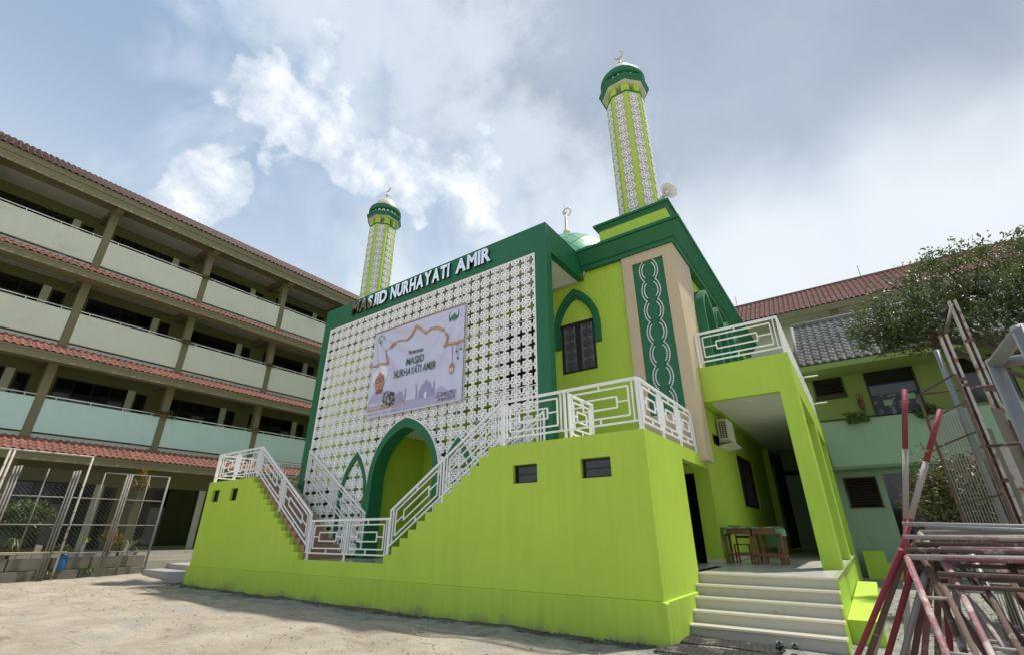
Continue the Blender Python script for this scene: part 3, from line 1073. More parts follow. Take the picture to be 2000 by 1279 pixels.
# white spouts poking out of the balcony side
for y, z in ((15.2, 5.66), (20.3, 5.98)):
    MB().tube([(-0.66, y, z), (-0.18, y + 0.1, z + 0.02)], 0.022, 8).build('drain_spout', 'white', mos, smooth=True)

# ================================================================== lattice screen in its green frame
scr = thing('lattice_screen', 'white flower lattice screen in a dark green portal frame over the entrance arch', 'screen', (-10.9, 9.73, 0.95))
FX0, FX1 = -16.16, -5.67
LX0, LX1, LZ0, LZ1 = -15.77, -6.06, 0.95, 9.08
box('frame_post', 'green', scr, FX0, LX0, 9.73, 10.02, 0.95, 9.06)
box('frame_post', 'green', scr, LX1, FX1, 9.73, 10.02, 0.95, 9.06)
mb = MB().box(FX0, FX1, 9.73, 9.93, 9.0602, 9.95).box(FX0, FX0 + 0.2, 9.9302, 12.07, 9.0602, 9.949).box(FX1 - 0.2, FX1, 9.9302, 12.07, 9.0602, 9.949)
mb.build('frame_canopy', 'green', scr)
box('canopy_roof', 'green', scr, FX0 + 0.2, FX1 - 0.2, 9.93, 12.07, 9.75, 9.90)
box('canopy_soffit', 'ceil', scr, FX0 + 0.2, FX1 - 0.2, 9.93, 12.14, 9.10, 9.16)
AC, AO, AI, AZS, AZO, AZI = -10.85, 1.49, 1.29, 3.05, 4.87, 4.58
S = 0.3735
CX0, CZ0 = -6.03, 9.04
cache = {}
cellsx = range(0, 27)
pan = {}
for i in cellsx:
    for j in range(0, 23):
        cx, cz = CX0 - S * i, CZ0 - S * j

        def keep(x, z):
            return LX0 + 0.02 < x < LX1 - 0.02 and LZ0 + 0.02 < z < LZ1 - 0.03 and not inside_arch(x, z, AC, AO - 0.03, AZS, AZO - 0.03)
        key = (int((i + 0.0) // 4), int(j // 5.5))
        k_ = petals(0, 0, S, half=0.050, outw=0.112, r1=0.405, rt=(0.4985, 0.53), blunt=0.06, keep=lambda x, z: keep(x + cx, z + cz))
        if len(k_):
            pan.setdefault(key, []).append((i, j, k_))
for (pi, pj), lst in sorted(pan.items()):
    ox, oz = CX0 - S * 4 * pi, CZ0 - S * math.ceil(pj * 5.5)
    sig = tuple((i - 4 * pi, j - math.ceil(pj * 5.5), len(k_)) for i, j, k_ in lst)
    mb = MB()
    for i, j, k_ in lst:
        dx, dz = CX0 - S * i - ox, CZ0 - S * j - oz
        d = Vector((dx, dz))
        petal_mesh(mb, [([p + d for p in P], [q + d for q in Q]) for P, Q in k_], 0.0, 0.045)
    if all(len(k_) == 8 for _, _, k_ in lst):
        if sig not in cache:
            cache[sig] = mb.mesh('lattice_panel')
        me = cache[sig]
    else:
        me = mb.mesh('lattice_panel')
    link('lattice_panel', me, 'lattice', scr, loc=Vector((ox, 9.76, oz)) - wloc(scr))
# panel seams and border strips
for pi in range(1, 7):
    x = CX0 + S / 2 - S * 4 * pi
    if AC - AO < x < AC + AO:
        z0 = 4.9 if abs(x - AC) < 0.4 else 4.55
    else:
        z0 = 0.96
    box('seam_strip', 'lattice', scr, x - 0.008, x + 0.008, 9.765, 9.79, z0, 9.02)
zsm = CZ0 + S / 2 - S * 11
box('seam_strip', 'lattice', scr, LX0, LX1, 9.767, 9.788, zsm - 0.02, zsm + 0.0)
box('seam_strip', 'lattice', scr, LX0, LX1, 9.767, 9.788, CZ0 + S / 2 - S * 6 - 0.006, CZ0 + S / 2 - S * 6 + 0.006)
box('border_strip', 'lattice', scr, LX0, LX0 + 0.06, 9.75, 9.80, LZ0, LZ1 - 0.06)
box('border_strip', 'lattice', scr, LX1 - 0.06, LX1, 9.75, 9.80, LZ0, LZ1 - 0.06)
box('border_strip', 'lattice', scr, LX0, LX1, 9.75, 9.80, LZ1 - 0.0598, LZ1 - 0.02)
# arches: one open, a smaller blind one on either side
ar = arch_frame(MB(), AC, AO, AI, 0.95, AZS, AZO, AZI, 'y', 9.70, 10.18, 14).build('entrance_arch', 'green', scr)
arch_frame(MB(), AC, AO + 0.035, AO + 0.001, 0.95, AZS, AZO + 0.045, AZO + 0.001, 'y', 9.715, 9.82, 14).build('arch_edging', 'white', ar)
for c in (-13.02, -8.68):
    a2 = arch_frame(MB(), c, 0.70, 0.56, 0.95, 2.55, 4.05, 3.82, 'y', 9.71, 9.83, 12).build('side_arch', 'green', scr)
    arch_frame(MB(), c, 0.735, 0.701, 0.95, 2.55, 4.095, 4.051, 'y', 9.72, 9.82, 12).build('arch_edging', 'white', a2)
# vestibule behind the arch
box('vestibule_wall', 'lime', scr, -12.62, -12.47, 9.85, 12.148, 0.95, 4.68)
box('vestibule_wall', 'lime', scr, -9.23, -9.08, 9.85, 12.148, 0.95, 4.68)
box('vestibule_ceiling', 'ceil', scr, -12.62, -9.08, 9.86, 12.148, 4.682, 4.80)

# ================================================================== sign letters
def letter_row(text, x0, x1, z0, z1, yf, depth, parent, name, mface, mside, bold=0.03, gap=0.10, shear=0.0):
    gl, tot = [], 0.0
    for ch in text:
        if ch == ' ':
            gl.append(None)
            tot += 0.34
            continue
        me = glyph(ch, bold, 0.5, shear)
        co = mesh_np(me)
        gl.append((me, co, co[:, 0].min(), co[:, 0].max()))
        tot += co[:, 0].max() - co[:, 0].min() + gap
    tot -= gap
    kx = (x1 - x0) / tot
    cap = 0.70
    kz = (z1 - z0) / cap
    x = 0.0
    P = wloc(parent)
    for g in gl:
        if g is None:
            x += 0.34
            continue
        me, co, a, b_ = g
        n = np.empty_like(co)
        n[:, 0] = x0 + (x + co[:, 0] - a) * kx - P.x
        n[:, 2] = z0 + (co[:, 1] - co[:, 1].min()) / (co[:, 1].max() - co[:, 1].min()) * (z1 - z0) - P.z
        n[:, 1] = yf + (0.5 - co[:, 2]) * depth - P.y
        me.vertices.foreach_set('co', n.reshape(-1))
        me.materials.clear()
        me.materials.append(M[mface])
        me.materials.append(M[mside])
        me.update()
        for p in me.polygons:
            p.material_index = 0 if abs(p.normal.y) > 0.7 else 1
        link(name, me, None, parent)
        x += b_ - a + gap


sign = thing('mosque_sign', 'raised white letters of the mosque name along the dark green fascia', 'sign', (-11.0, 9.73, 9.3))
letter_row('MASJID', -14.40, -12.40, 9.30, 9.83, 9.655, 0.073, sign, 'letter', 'letter', 'letter_side_shade', bold=0.042, gap=0.065)
letter_row('NURHAYATI', -12.20, -9.35, 9.30, 9.83, 9.655, 0.073, sign, 'letter', 'letter', 'letter_side_shade', bold=0.042, gap=0.065)
letter_row('AMIR', -9.07, -7.62, 9.30, 9.83, 9.655, 0.073, sign, 'letter', 'letter', 'letter_side_shade', bold=0.042, gap=0.065)

# ================================================================== minarets on their square bases
FL = MB()
petal_mesh(FL, petals(0, 0, 0.37, half=0.032, outw=0.066, r1=0.38, rt=(0.52, 0.52), rot=0.0), 0.0, 0.03, back=False)
FLOWER = FL.mesh('flower')
FLOWER.materials.append(M['lattice'])


def octa(r, z, c, a0=22.5):
    return [(c[0] + r * math.cos(R(a0 + 45 * k)), c[1] + r * math.sin(R(a0 + 45 * k)), z) for k in range(8)]


def ring8(mb, prof, c):
    i0 = len(mb.v)
    for r, z in prof:
        mb.v += octa(r, z, c)
    for i in range(len(prof) - 1):
        for k in range(8):
            a, b_ = i0 + i * 8 + k, i0 + i * 8 + (k + 1) % 8
            mb.f.append([a, b_, b_ + 8, a + 8])
    mb.f.append([i0 + k for k in range(8)][::-1])
    mb.f.append([i0 + (len(prof) - 1) * 8 + k for k in range(8)])
    return mb


def crescent(mb, c, r, w, tilt, y, th=0.03, n=18):
    o, i = [], []
    for k in range(n + 1):
        t = R(-128 + 256 * k / n)
        o.append((r * math.cos(t), r * math.sin(t)))
        tt = R(-118 + 236 * k / n)
        i.append((w + (r * 0.80) * math.cos(tt) - 0.18 * r, (r * 0.84) * math.sin(tt)))
    i[0], i[-1] = o[0], o[-1]
    ct, st = math.cos(tilt), math.sin(tilt)

    def P(p, yy):
        return (c[0] + p[0] * ct - p[1] * st, yy, c[1] + p[0] * st + p[1] * ct)
    for k in range(n):
        mb.poly([P(o[k], y - th), P(o[k + 1], y - th), P(i[k + 1], y - th), P(i[k], y - th)])
        mb.poly([P(i[k], y + th), P(i[k + 1], y + th), P(o[k + 1], y + th), P(o[k], y + th)])
        mb.poly([P(o[k], y - th), P(o[k], y + th), P(o[k + 1], y + th), P(o[k + 1], y - th)])
        mb.poly([P(i[k], y + th), P(i[k], y - th), P(i[k + 1], y - th), P(i[k + 1], y + th)])
    return mb


def make_minaret(cx, cy, label):
    t = thing('minaret', label, 'minaret', (cx, cy, 9.99), 'pair of octagonal minarets')
    c = (cx, cy)
    box('base_block', 'lime', t, cx - 1.13, cx + 1.13, cy - 1.15, cy + 1.15, 9.99, 10.97)
    tr = MB()
    i0 = 0
    pr = [(1.16, 10.86), (1.17, 10.90), (1.235, 10.99), (1.235, 11.02), (1.28, 11.02), (1.28, 11.10)]
    for h, z in pr:
        tr.v += [(cx - h, cy - h, z), (cx + h, cy - h, z), (cx + h, cy + h, z), (cx - h, cy + h, z)]
    for i in range(len(pr) - 1):
        for k in range(4):
            a, b_ = i * 4 + k, i * 4 + (k + 1) % 4
            tr.f.append([a, b_, b_ + 4, a + 4])
    tr.f.append([3, 2, 1, 0])
    tr.f.append([len(tr.v) - 4 + k for k in range(4)])
    tr.build('base_trim', 'green', t)
    RR, ap = 0.735, 0.735 * math.cos(R(22.5))
    z0, z1 = 11.10, 17.06
    sh = ring8(MB(), [(RR, z0), (RR, z1)], c).build('shaft', 'lime', t)
    ring8(MB(), [(RR + 0.012, z1), (RR + 0.02, z1 + 0.02), (RR + 0.02, z1 + 0.075), (RR - 0.03, z1 + 0.09)], c).build('shaft_trim', 'green', t)
    for k in range(8):
        th = R(45 * k)
        n = Vector((math.cos(th), math.sin(th), 0))
        s = Vector((-math.sin(th), math.cos(th), 0))
        ctr = Vector((cx, cy, 0)) + n * ap
        mb = MB()
        a, b_ = ctr - s * 0.185, ctr + s * 0.185
        q = n * 0.006
        pts = [a + q, b_ + q]
        mb.poly([(pts[0].x, pts[0].y, z0 + 0.05), (pts[1].x, pts[1].y, z0 + 0.05), (pts[1].x, pts[1].y, z1 - 0.06), (pts[0].x, pts[0].y, z1 - 0.06)])
        p = mb.build('inset_panel', 'greygreen', t, fix=False)
        for j in range(15):
            z = z1 - 0.25 - j * 0.385
            o = bpy.data.objects.new('flower', FLOWER)
            col.objects.link(o)
            o.parent = p
            loc = ctr + n * 0.038 + Vector((0, 0, z)) - wloc(t)
            o.location = loc
            o.rotation_euler = (0, 0, th + R(90))
    # lantern: posts, dark core, flared octagonal eave
    ring8(MB(), [(0.47, z1 + 0.09), (0.47, z1 + 0.60)], c).build('lantern_core', 'greygreen', t)
    zp = z1 + 0.08
    for k in range(8):
        a = R(22.5 + 45 * k)
        ct, st = math.cos(a), math.sin(a)
        mb = MB()
        for u, v in ((-0.105, 0.52), (-0.105, 0.68), (0, 0.735), (0.105, 0.68), (0.105, 0.52)):
            pass
        pts = [(0.50, -0.12), (0.655, -0.15), (0.72, 0.0), (0.655, 0.15), (0.50, 0.12)]
        mb.prism([(cx + r * ct - w * st, cy + r * st + w * ct) for r, w in pts], 'z', zp, z1 + 0.505)
        mb.build('lantern_post', 'lime', t)
    ring8(MB(), [(0.875, z1 + 0.507), (0.875, z1 + 0.517)], c).build('eave_soffit', 'ceil', t)
    ring8(MB(), [(0.870, z1 + 0.518), (0.905, z1 + 0.518), (0.93, z1 + 0.60), (0.985, z1 + 0.68), (0.985, z1 + 0.755), (0.80, z1 + 0.78)], c).build('eave', 'green', t)
    zd = z1 + 0.77
    MB().lathe([(0.74, zd - 0.05), (0.74, zd + 0.27)], 40, c).build('drum', 'green', t, smooth=False)
    lat = MB()
    nz_ = 20
    for k in range(nz_):
        a0_, a1_ = 2 * math.pi * k / nz_, 2 * math.pi * (k + 0.5) / nz_
        a2_ = 2 * math.pi * (k + 1) / nz_
        for p, q, zz0, zz1 in ((a0_, a1_, zd + 0.02, zd + 0.22), (a1_, a2_, zd + 0.22, zd + 0.02)):
            lat.bar((cx + 0.755 * math.cos(p), cy + 0.755 * math.sin(p), zz0), (cx + 0.755 * math.cos(q), cy + 0.755 * math.sin(q), zz1), 0.02, 0.045)
    lat.lathe([(0.752, zd + 0.0), (0.770, zd + 0.0), (0.770, zd + 0.03), (0.752, zd + 0.03)], 40, c)
    lo = lat.build('drum_lattice', 'lattice', t, fix=False)
    lo['kind'] = 'stuff'
    MB().lathe([(0.74, zd + 0.235), (0.855, zd + 0.245), (0.885, zd + 0.31), (0.885, zd + 0.47), (0.86, zd + 0.53), (0.66, zd + 0.54)], 40, c).build('crown_ring', 'green', t, smooth=True)
    dp = [(0.66, zd + 0.53)]
    for k in range(1, 13):
        a = R(90 * k / 12)
        dp.append((0.66 * math.cos(a) ** 0.92 + 0.001, zd + 0.53 + 0.84 * math.sin(a) + 0.10 * (k / 12) ** 4))
    MB().lathe(dp, 40, c).build('cap_dome', 'domewhite', t, smooth=True)
    zf = zd + 1.47
    fi = MB().lathe([(0.17, zf - 0.06), (0.15, zf + 0.03), (0.06, zf + 0.08), (0.035, zf + 0.14), (0.035, zf + 0.18), (0.095, zf + 0.22), (0.105, zf + 0.26), (0.095, zf + 0.30), (0.03, zf + 0.33), (0.026, zf + 0.55)], 16, c).build('finial', 'domewhite', t, smooth=True)
    mb = crescent(MB(), (cx + 0.0, zf + 0.76), 0.21, 0.03, R(-60), cy)
    mb.build('crescent', 'gold', fi)
    return t


make_minaret(-3.98, 13.5, 'nearer tall minaret above the beige corner pilaster, carrying a horn loudspeaker at its base')
make_minaret(-18.36, 13.5, 'farther minaret rising behind the left end of the green name fascia')

# ================================================================== main dome
dm = thing('main_dome', 'large green panelled dome behind the sign with a ring and star finial', 'dome', (-10.9, 21.3, 9.93))
DC, DR, DZ, DT = (-10.9, 21.3), 4.0, 13.5, 17.5
MB().lathe([(3.85, 9.93), (3.85, 13.3), (4.05, 13.32), (4.05, 13.48)], 48, DC).build('drum', 'lime', dm)
domeg = []
for nm, c in (('a', (0.10, 0.34, 0.19)), ('b', (0.13, 0.38, 0.22)), ('c', (0.17, 0.40, 0.20))):
    domeg.append(mat('dome_panel_green_' + nm, c, 0.3, 0.06, 1.5, rnd=0.10))
limepan = mat('dome_panel_lime', (0.45, 0.60, 0.06), 0.35, 0.05, 1.5)
rows, mer = 11, 24
for j in range(rows - 1):
    for i in range(mer):
        da = 360 / mer
        ac_ = da * (i + 0.5 * (j % 2))
        t_lo, t_mid, t_hi = 90 * (j - 1) / rows, 90 * j / rows, 90 * (j + 1) / rows
        P, F = [], []
        n_ = 4
        for p in range(n_ + 1):
            for q in range(n_ + 1):
                # rhombus: p runs to the upper right edge, q to the upper left edge
                sp_, sq = 0.03 + 0.94 * p / n_, 0.03 + 0.94 * q / n_
                aa = R(ac_ + (sp_ - sq) * da / 2)
                tt = R(max(t_lo, 0) if j == 0 and sp_ + sq < 1 else t_lo + (sp_ + sq) * (t_mid - t_lo))
                rr_ = DR * math.cos(tt)
                P.append((DC[0] + rr_ * math.cos(aa), DC[1] + rr_ * math.sin(aa), DZ + (DT - DZ) * math.sin(tt)))
        for p in range(n_):
            for q in range(n_):
                a = p * (n_ + 1) + q
                F.append([a, a + n_ + 1, a + n_ + 2, a + 1])
        m_ = limepan if (j == 4 and i % 3 == 1) else domeg[(i * 5 + j * 3 + (i // 4)) % 3]
        MB().add(P, F).build('dome_panel', m_, dm, smooth=True, fix=False)
dp = []
for k in range(25):
    a = R(90 * k / 24)
    dp.append((DR * 0.994 * math.cos(a) + 0.001, DZ - 0.03 + (DT - DZ) * math.sin(a)))
MB().lathe(dp, 64, DC).build('dome_shell', mat('dome_joint', (0.20, 0.50, 0.30), 0.5, 0.05, 2.0), dm, smooth=True)
fi = MB().lathe([(0.33, 17.40), (0.33, 17.50), (0.26, 17.60), (0.20, 18.30), (0.23, 18.36), (0.23, 18.48), (0.12, 18.60), (0.085, 19.62), (0.05, 19.66)], 18, DC).build('finial', 'gold', dm, smooth=True)
mb = MB()
pts = []
for k in range(27):
    a = R(-100 + 290 * k / 26)
    pts.append((DC[0] + 0.07 + 0.28 * math.cos(a), DC[1], 19.90 + 0.30 * math.sin(a)))
mb.tube(pts, [0.02 + 0.030 * math.sin(math.pi * k / 26) for k in range(27)], 8)
mb.build('crescent', 'gold', fi, smooth=True)
st = []
for k in range(10):
    a = R(90 + 36 * k)
    r_ = 0.17 if k % 2 == 0 else 0.07
    st.append((DC[0] - 0.06 + r_ * math.cos(a), 19.90 + r_ * math.sin(a)))
MB().prism(st, 'y', DC[1] - 0.03, DC[1] + 0.03).build('star', 'gold', fi)
MB().tube([(DC[0] - 0.06, DC[1], 20.05), (DC[0] - 0.06, DC[1], 20.5)], 0.012, 6).build('spike', 'gold', fi)

# horn loudspeaker on the minaret base
hs = thing('horn_loudspeaker', 'grey horn loudspeaker on the corner of the nearer minaret base', 'loudspeaker', (-2.98, 12.62, 11.10))
axis = Vector((0.70, -0.70, -0.12)).normalized()
c0 = Vector((-2.92, 12.62, 11.50))


def horn(prof, m, name, parent, n=24):
    q = axis.to_track_quat('Z', 'Y').to_matrix()
    mb = MB()
    for r_, z in prof:
        for k in range(n):
            a = 2 * math.pi * k / n
            mb.v.append(tuple(c0 + q @ Vector((r_ * math.cos(a), r_ * math.sin(a), z))))
    for i in range(len(prof) - 1):
        for k in range(n):
            a, b_ = i * n + k, i * n + (k + 1) % n
            mb.f.append([a, b_, b_ + n, a + n])
    mb.f.append([k for k in range(n)][::-1])
    mb.f.append([(len(prof) - 1) * n + k for k in range(n)])
    return mb.build(name, m, parent, smooth=True)


horn([(0.075, -0.22), (0.085, -0.02), (0.06, 0.0), (0.075, 0.10), (0.13, 0.22), (0.20, 0.31), (0.265, 0.365), (0.28, 0.37), (0.265, 0.35), (0.20, 0.29), (0.11, 0.18), (0.05, 0.08)], 'acbody', 'horn_bell', hs)
horn([(0.0, 0.0), (0.045, 0.05), (0.055, 0.16), (0.055, 0.29), (0.0, 0.31)], 'acbody', 'horn_tube', hs)
MB().bar((-3.05, 12.66, 11.10), (-3.05, 12.66, 11.38), 0.04).build('bracket', 'pipe', hs)

# ================================================================== banner hung on the screen
ban = thing('banner', 'pale lilac inauguration banner with gold outline and portrait, tied to the lattice', 'banner', (-10.66, 9.7, 5.06))
BX0, BX1, BZ0, BZ1 = -12.74, -8.58, 5.05, 8.12


def bwave(x, z):
    u, v = (x - BX0) / (BX1 - BX0), (z - BZ0) / (BZ1 - BZ0)
    e = min(u, 1 - u, v, 1 - v)
    w = 0.022 * math.sin(9 * (u * 0.8 + v) + 1.5 * math.sin(3 * u)) * (0.35 + 0.65 * v)
    # folds fanning from the upper corners
    for (cu, cv, am) in ((0.0, 1.0, 0.046), (1.0, 1.0, 0.040)):
        du, dv = abs(u - cu) * 1.36, cv - v
        rr_ = math.hypot(du, dv)
        an = math.atan2(dv, du + 1e-6)
        w += am * math.sin(an * 17 + 0.8 * cu) * math.exp(-((rr_ - 0.35) / 0.42) ** 2) * min(1, rr_ * 3)
    # long crease running down from the right
    d = (u - 0.80) * 0.83 + (v - 0.62) * -0.56
    w += 0.034 * math.exp(-(d / 0.028) ** 2) * (1 if v < 0.9 else 0)
    return w * min(1.0, e * 12 + 0.25)


YB = 9.665
nx_, nz_ = 96, 72
P, F = [], []
for j in range(nz_ + 1):
    for i in range(nx_ + 1):
        x, z = BX0 + (BX1 - BX0) * i / nx_, BZ0 + (BZ1 - BZ0) * j / nz_
        sag = 0.02 * math.sin(math.pi * i / nx_) * (1 if j in (0, nz_) else 0)
        P.append((x, YB - bwave(x, z), z))
for j in range(nz_):
    for i in range(nx_):
        a = j * (nx_ + 1) + i
        F.append([a, a + 1, a + nx_ + 2, a + nx_ + 1])
M['cloth'] = mat('banner_vinyl', (0.58, 0.60, 0.78), 0.35, 0.05, 1.2, dirt=(0.54, 0.52, 0.72), dscale=0.7, dthr=(0.45, 0.65))
MB().add(P, F).build('sheet', 'cloth', ban, smooth=True)
M['ink_green'] = mat('print_green', (0.025, 0.085, 0.035), 0.5, 0.05)
M['ink_green2'] = mat('print_mid_green', (0.03, 0.24, 0.10), 0.5, 0.05)
M['ink_black'] = mat('print_black', (0.02, 0.02, 0.03), 0.5, 0.05)
M['ink_gold'] = mat('print_gold', (0.40, 0.20, 0.11), 0.45, 0.35, 3.0)
M['ink_gold2'] = mat('print_pale_gold', (0.62, 0.42, 0.22), 0.45, 0.2, 3.0)
M['ink_lilac'] = mat('print_lilac', (0.42, 0.41, 0.60), 0.5, 0.08, 3.0)
M['ink_lilac2'] = mat('print_lilac_dark', (0.33, 0.31, 0.50), 0.5, 0.08, 3.0)
M['ink_white'] = mat('print_white', (0.76, 0.76, 0.83), 0.5, 0.05)
M['ink_skin'] = mat('print_skin', (0.47, 0.25, 0.185), 0.5, 0.15, 8.0)
M['ink_skin2'] = mat('print_skin_shade', (0.24, 0.10, 0.08), 0.5, 0.1, 8.0)
M['ink_scarf'] = mat('print_scarf', (0.035, 0.035, 0.04), 0.5, 0.3, 20, dirt=(0.38, 0.37, 0.40), dscale=9, dthr=(0.47, 0.56))
LAY = [0]


def pr(x, z, lay):
    return (x, YB - bwave(x, z) - 0.014 - 0.0022 * lay, z)


def print_poly(pts, m, lay, name='print', dens=0.16):
    """a flat printed shape laid on the cloth (subdivided so that it follows the folds)"""
    bm = bmesh.new()
    vs = [bm.verts.new((x, 0, z)) for x, z in pts]
    bm.faces.new(vs)
    bmesh.ops.triangulate(bm, faces=bm.faces)
    for _ in range(5):
        ed = [e for e in bm.edges if e.calc_length() > dens]
        if not ed:
            break
        bmesh.ops.subdivide_edges(bm, edges=ed, cuts=1)
        bmesh.ops.triangulate(bm, faces=bm.faces)
    for v in bm.verts:
        v.co = Vector(pr(v.co.x, v.co.z, lay))
    bmesh.ops.recalc_face_normals(bm, faces=bm.faces)
    me = bpy.data.meshes.new(name)
    L = wloc(ban)
    for v in bm.verts:
        v.co -= L
    bm.to_mesh(me)
    bm.free()
    return link(name, me, m, ban, smooth=True)


def ribbon(pts, w, m, lay, name='print'):
    mb = MB()
    n = len(pts)
    for i in range(n - 1):
        a, b_ = Vector(pts[i]), Vector(pts[i + 1])
        seg = max(1, int((b_ - a).length / 0.12))
        for s in range(seg):
            p, q = a.lerp(b_, s / seg), a.lerp(b_, (s + 1) / seg)
            d = (b_ - a).normalized()
            nn = Vector((-d.y, d.x)) * w / 2
            e = d * (w * 0.35)
            if s == 0:
                p = p - e
            if s == seg - 1:
                q = q + e
            c = [p - nn, q - nn, q + nn, p + nn]
            mb.poly([pr(k.x, k.y, lay + 0.1 * (i % 3)) for k in c])
    return mb.build(name, m, ban, fix=False)


def circ(cx, cz, rx, rz, n=24, a0=0, a1=360):
    return [(cx + rx * math.cos(R(a0 + (a1 - a0) * k / (n if a1 - a0 == 360 else n - 1))), cz + rz * math.sin(R(a0 + (a1 - a0) * k / (n if a1 - a0 == 360 else n - 1)))) for k in range(n)]


gold = [(-12.73, 6.87), (-11.93, 6.85), (-12.05, 7.13), (-12.0, 7.30), (-11.8, 7.47), (-11.46, 7.55), (-11.09, 7.50), (-10.94, 7.61), (-10.64, 7.85), (-10.17, 7.49), (-9.97, 7.58), (-9.67, 7.55), (-9.38, 7.38), (-9.23, 7.15), (-9.25, 7.02), (-9.36, 6.87), (-8.60, 6.88)]
gs = []
for i in range(len(gold) - 1):
    gs.append(gold[i])
ribbon(gold, 0.085, 'ink_gold', 1, 'gold_outline')
ribbon([(x, z + 0.005) for x, z in gold], 0.03, 'ink_gold2', 2, 'gold_outline')
ribbon([(BX0 + 0.02, BZ1 - 0.02), (BX1 - 0.02, BZ1 - 0.02)], 0.05, 'ink_gold', 1, 'top_border')
# mosque silhouettes along the bottom
print_poly([(-11.5, 5.12), (-8.75, 5.12), (-8.9, 5.40), (-9.3, 5.46), (-9.6, 5.42), (-10.6, 5.40), (-11.1, 5.36), (-11.5, 5.45)], 'ink_lilac', 0, 'skyline')
print_poly([(-10.32, 5.35), (-9.72, 5.35), (-9.72, 5.62), (-9.82, 5.66), (-10.22, 5.66), (-10.32, 5.62)], 'ink_lilac2', 1, 'skyline')
print_poly([(-10.22, 5.66), (-9.82, 5.66), (-9.80, 5.73), (-9.87, 5.81), (-9.97, 5.86), (-10.02, 5.93), (-10.07, 5.86), (-10.17, 5.81), (-10.24, 5.73)], 'ink_lilac2', 1, 'skyline')
print_poly([(-10.07, 5.35), (-9.97, 5.35), (-9.97, 5.5), (-10.02, 5.56), (-10.07, 5.5)], 'ink_white', 2, 'skyline')
print_poly([(-11.42, 5.36), (-11.02, 5.36), (-11.02, 5.55), (-11.06, 5.66), (-11.2, 5.78), (-11.34, 5.68), (-11.40, 5.56)], 'ink_lilac2', 1, 'skyline')
for x, z1 in ((-10.93, 5.84), (-10.42, 5.85), (-9.67, 5.83)):
    print_poly([(x - 0.025, 5.36), (x + 0.025, 5.36), (x + 0.02, z1 - 0.06), (x, z1), (x - 0.02, z1 - 0.06)], 'ink_lilac2', 1, 'skyline')
print_poly([(-9.6, 5.4), (-9.2, 5.4), (-9.25, 5.52), (-9.4, 5.62), (-9.55, 5.52)], 'ink_lilac', 1, 'skyline')
# hanging lantern and stars
for x, z in ((-9.03, 6.28), (-8.88, 6.6), (-8.78, 6.36), (-8.66, 6.62)):
    print_poly([(x - 0.006, z), (x + 0.006, z), (x + 0.006, 6.86), (x - 0.006, 6.86)], 'ink_black', 1, 'lantern_string')
    if x != -9.03:
        print_poly([(x + (0.05 if k % 2 == 0 else 0.02) * math.sin(R(36 * k)), z + (0.05 if k % 2 == 0 else 0.02) * math.cos(R(36 * k))) for k in range(10)], 'ink_black', 1, 'star')
print_poly([(-9.14, 6.13), (-8.92, 6.13), (-8.95, 6.22), (-9.03, 6.29), (-9.11, 6.22)], 'ink_gold', 1, 'lantern')
print_poly([(-9.14, 6.13), (-8.92, 6.13), (-8.94, 5.97), (-9.03, 5.89), (-9.12, 5.97)], 'ink_gold', 1, 'lantern')
print_poly([(-9.10, 6.11), (-9.05, 6.11), (-9.05, 5.98), (-9.09, 5.98)], 'ink_white', 2, 'lantern')
print_poly([(-9.01, 6.11), (-8.96, 6.11), (-8.97, 5.98), (-9.01, 5.98)], 'ink_white', 2, 'lantern')
# emblems
print_poly(circ(-12.40, 7.80, 0.17, 0.19), 'ink_white', 1, 'emblem')
print_poly(circ(-12.40, 7.80, 0.15, 0.17), 'ink_green2', 2, 'emblem')
for dx in (-0.07, 0.06):
    print_poly([(-12.42 + dx, 7.68), (-12.38 + dx, 7.68), (-12.37 + dx, 7.92), (-12.41 + dx, 7.92)], 'ink_white', 3, 'emblem')
print_poly([(-12.47, 7.92), (-12.43, 7.92), (-12.33, 7.68), (-12.37, 7.68)], 'ink_white', 3.4, 'emblem')
print_poly([(-9.22, 7.66), (-8.80, 7.66), (-8.86, 7.76), (-8.95, 7.80), (-9.0, 7.88), (-9.06, 7.80), (-9.16, 7.76)], 'ink_green2', 1, 'emblem')
print_poly([(-9.30, 7.60), (-9.0, 7.64), (-8.74, 7.60), (-9.0, 7.615)], 'ink_green2', 1, 'emblem')
for x in (-9.19, -8.83):
    print_poly([(x - 0.015, 7.66), (x + 0.015, 7.66), (x + 0.012, 7.94), (x, 7.99), (x - 0.012, 7.94)], 'ink_green2', 1, 'emblem')
# portrait of a bespectacled man in a white turban
print_poly(circ(-12.24, 6.48, 0.37, 0.34) , 'ink_white', 1, 'portrait_turban')
print_poly([(-12.73, 5.30), (-12.66, 5.66), (-12.50, 5.86), (-12.30, 5.93), (-12.0, 5.92), (-11.75, 5.84), (-11.5, 5.76), (-11.36, 5.62), (-11.32, 5.30)], 'ink_lilac', 1, 'portrait_robe')
print_poly([(-12.05, 5.30), (-11.42, 5.30), (-11.36, 5.62), (-11.48, 5.78), (-11.80, 5.87), (-11.95, 5.80), (-11.98, 5.60)], 'ink_scarf', 2, 'portrait_scarf')
print_poly([(-12.40, 5.84), (-12.06, 5.84), (-12.04, 6.02), (-12.42, 6.02)], 'ink_skin2', 2, 'portrait_neck')
print_poly([(-12.50, 6.44), (-12.38, 6.52), (-12.26, 6.60), (-12.12, 6.50), (-11.99, 6.42), (-11.97, 6.18), (-12.05, 6.00), (-12.18, 5.91), (-12.32, 5.91), (-12.44, 6.02), (-12.51, 6.2)], 'ink_skin', 3, 'portrait_face')
print_poly([(-12.34, 5.99), (-12.12, 5.99), (-12.17, 5.915), (-12.30, 5.915)], 'ink_skin2', 4, 'portrait_beard')
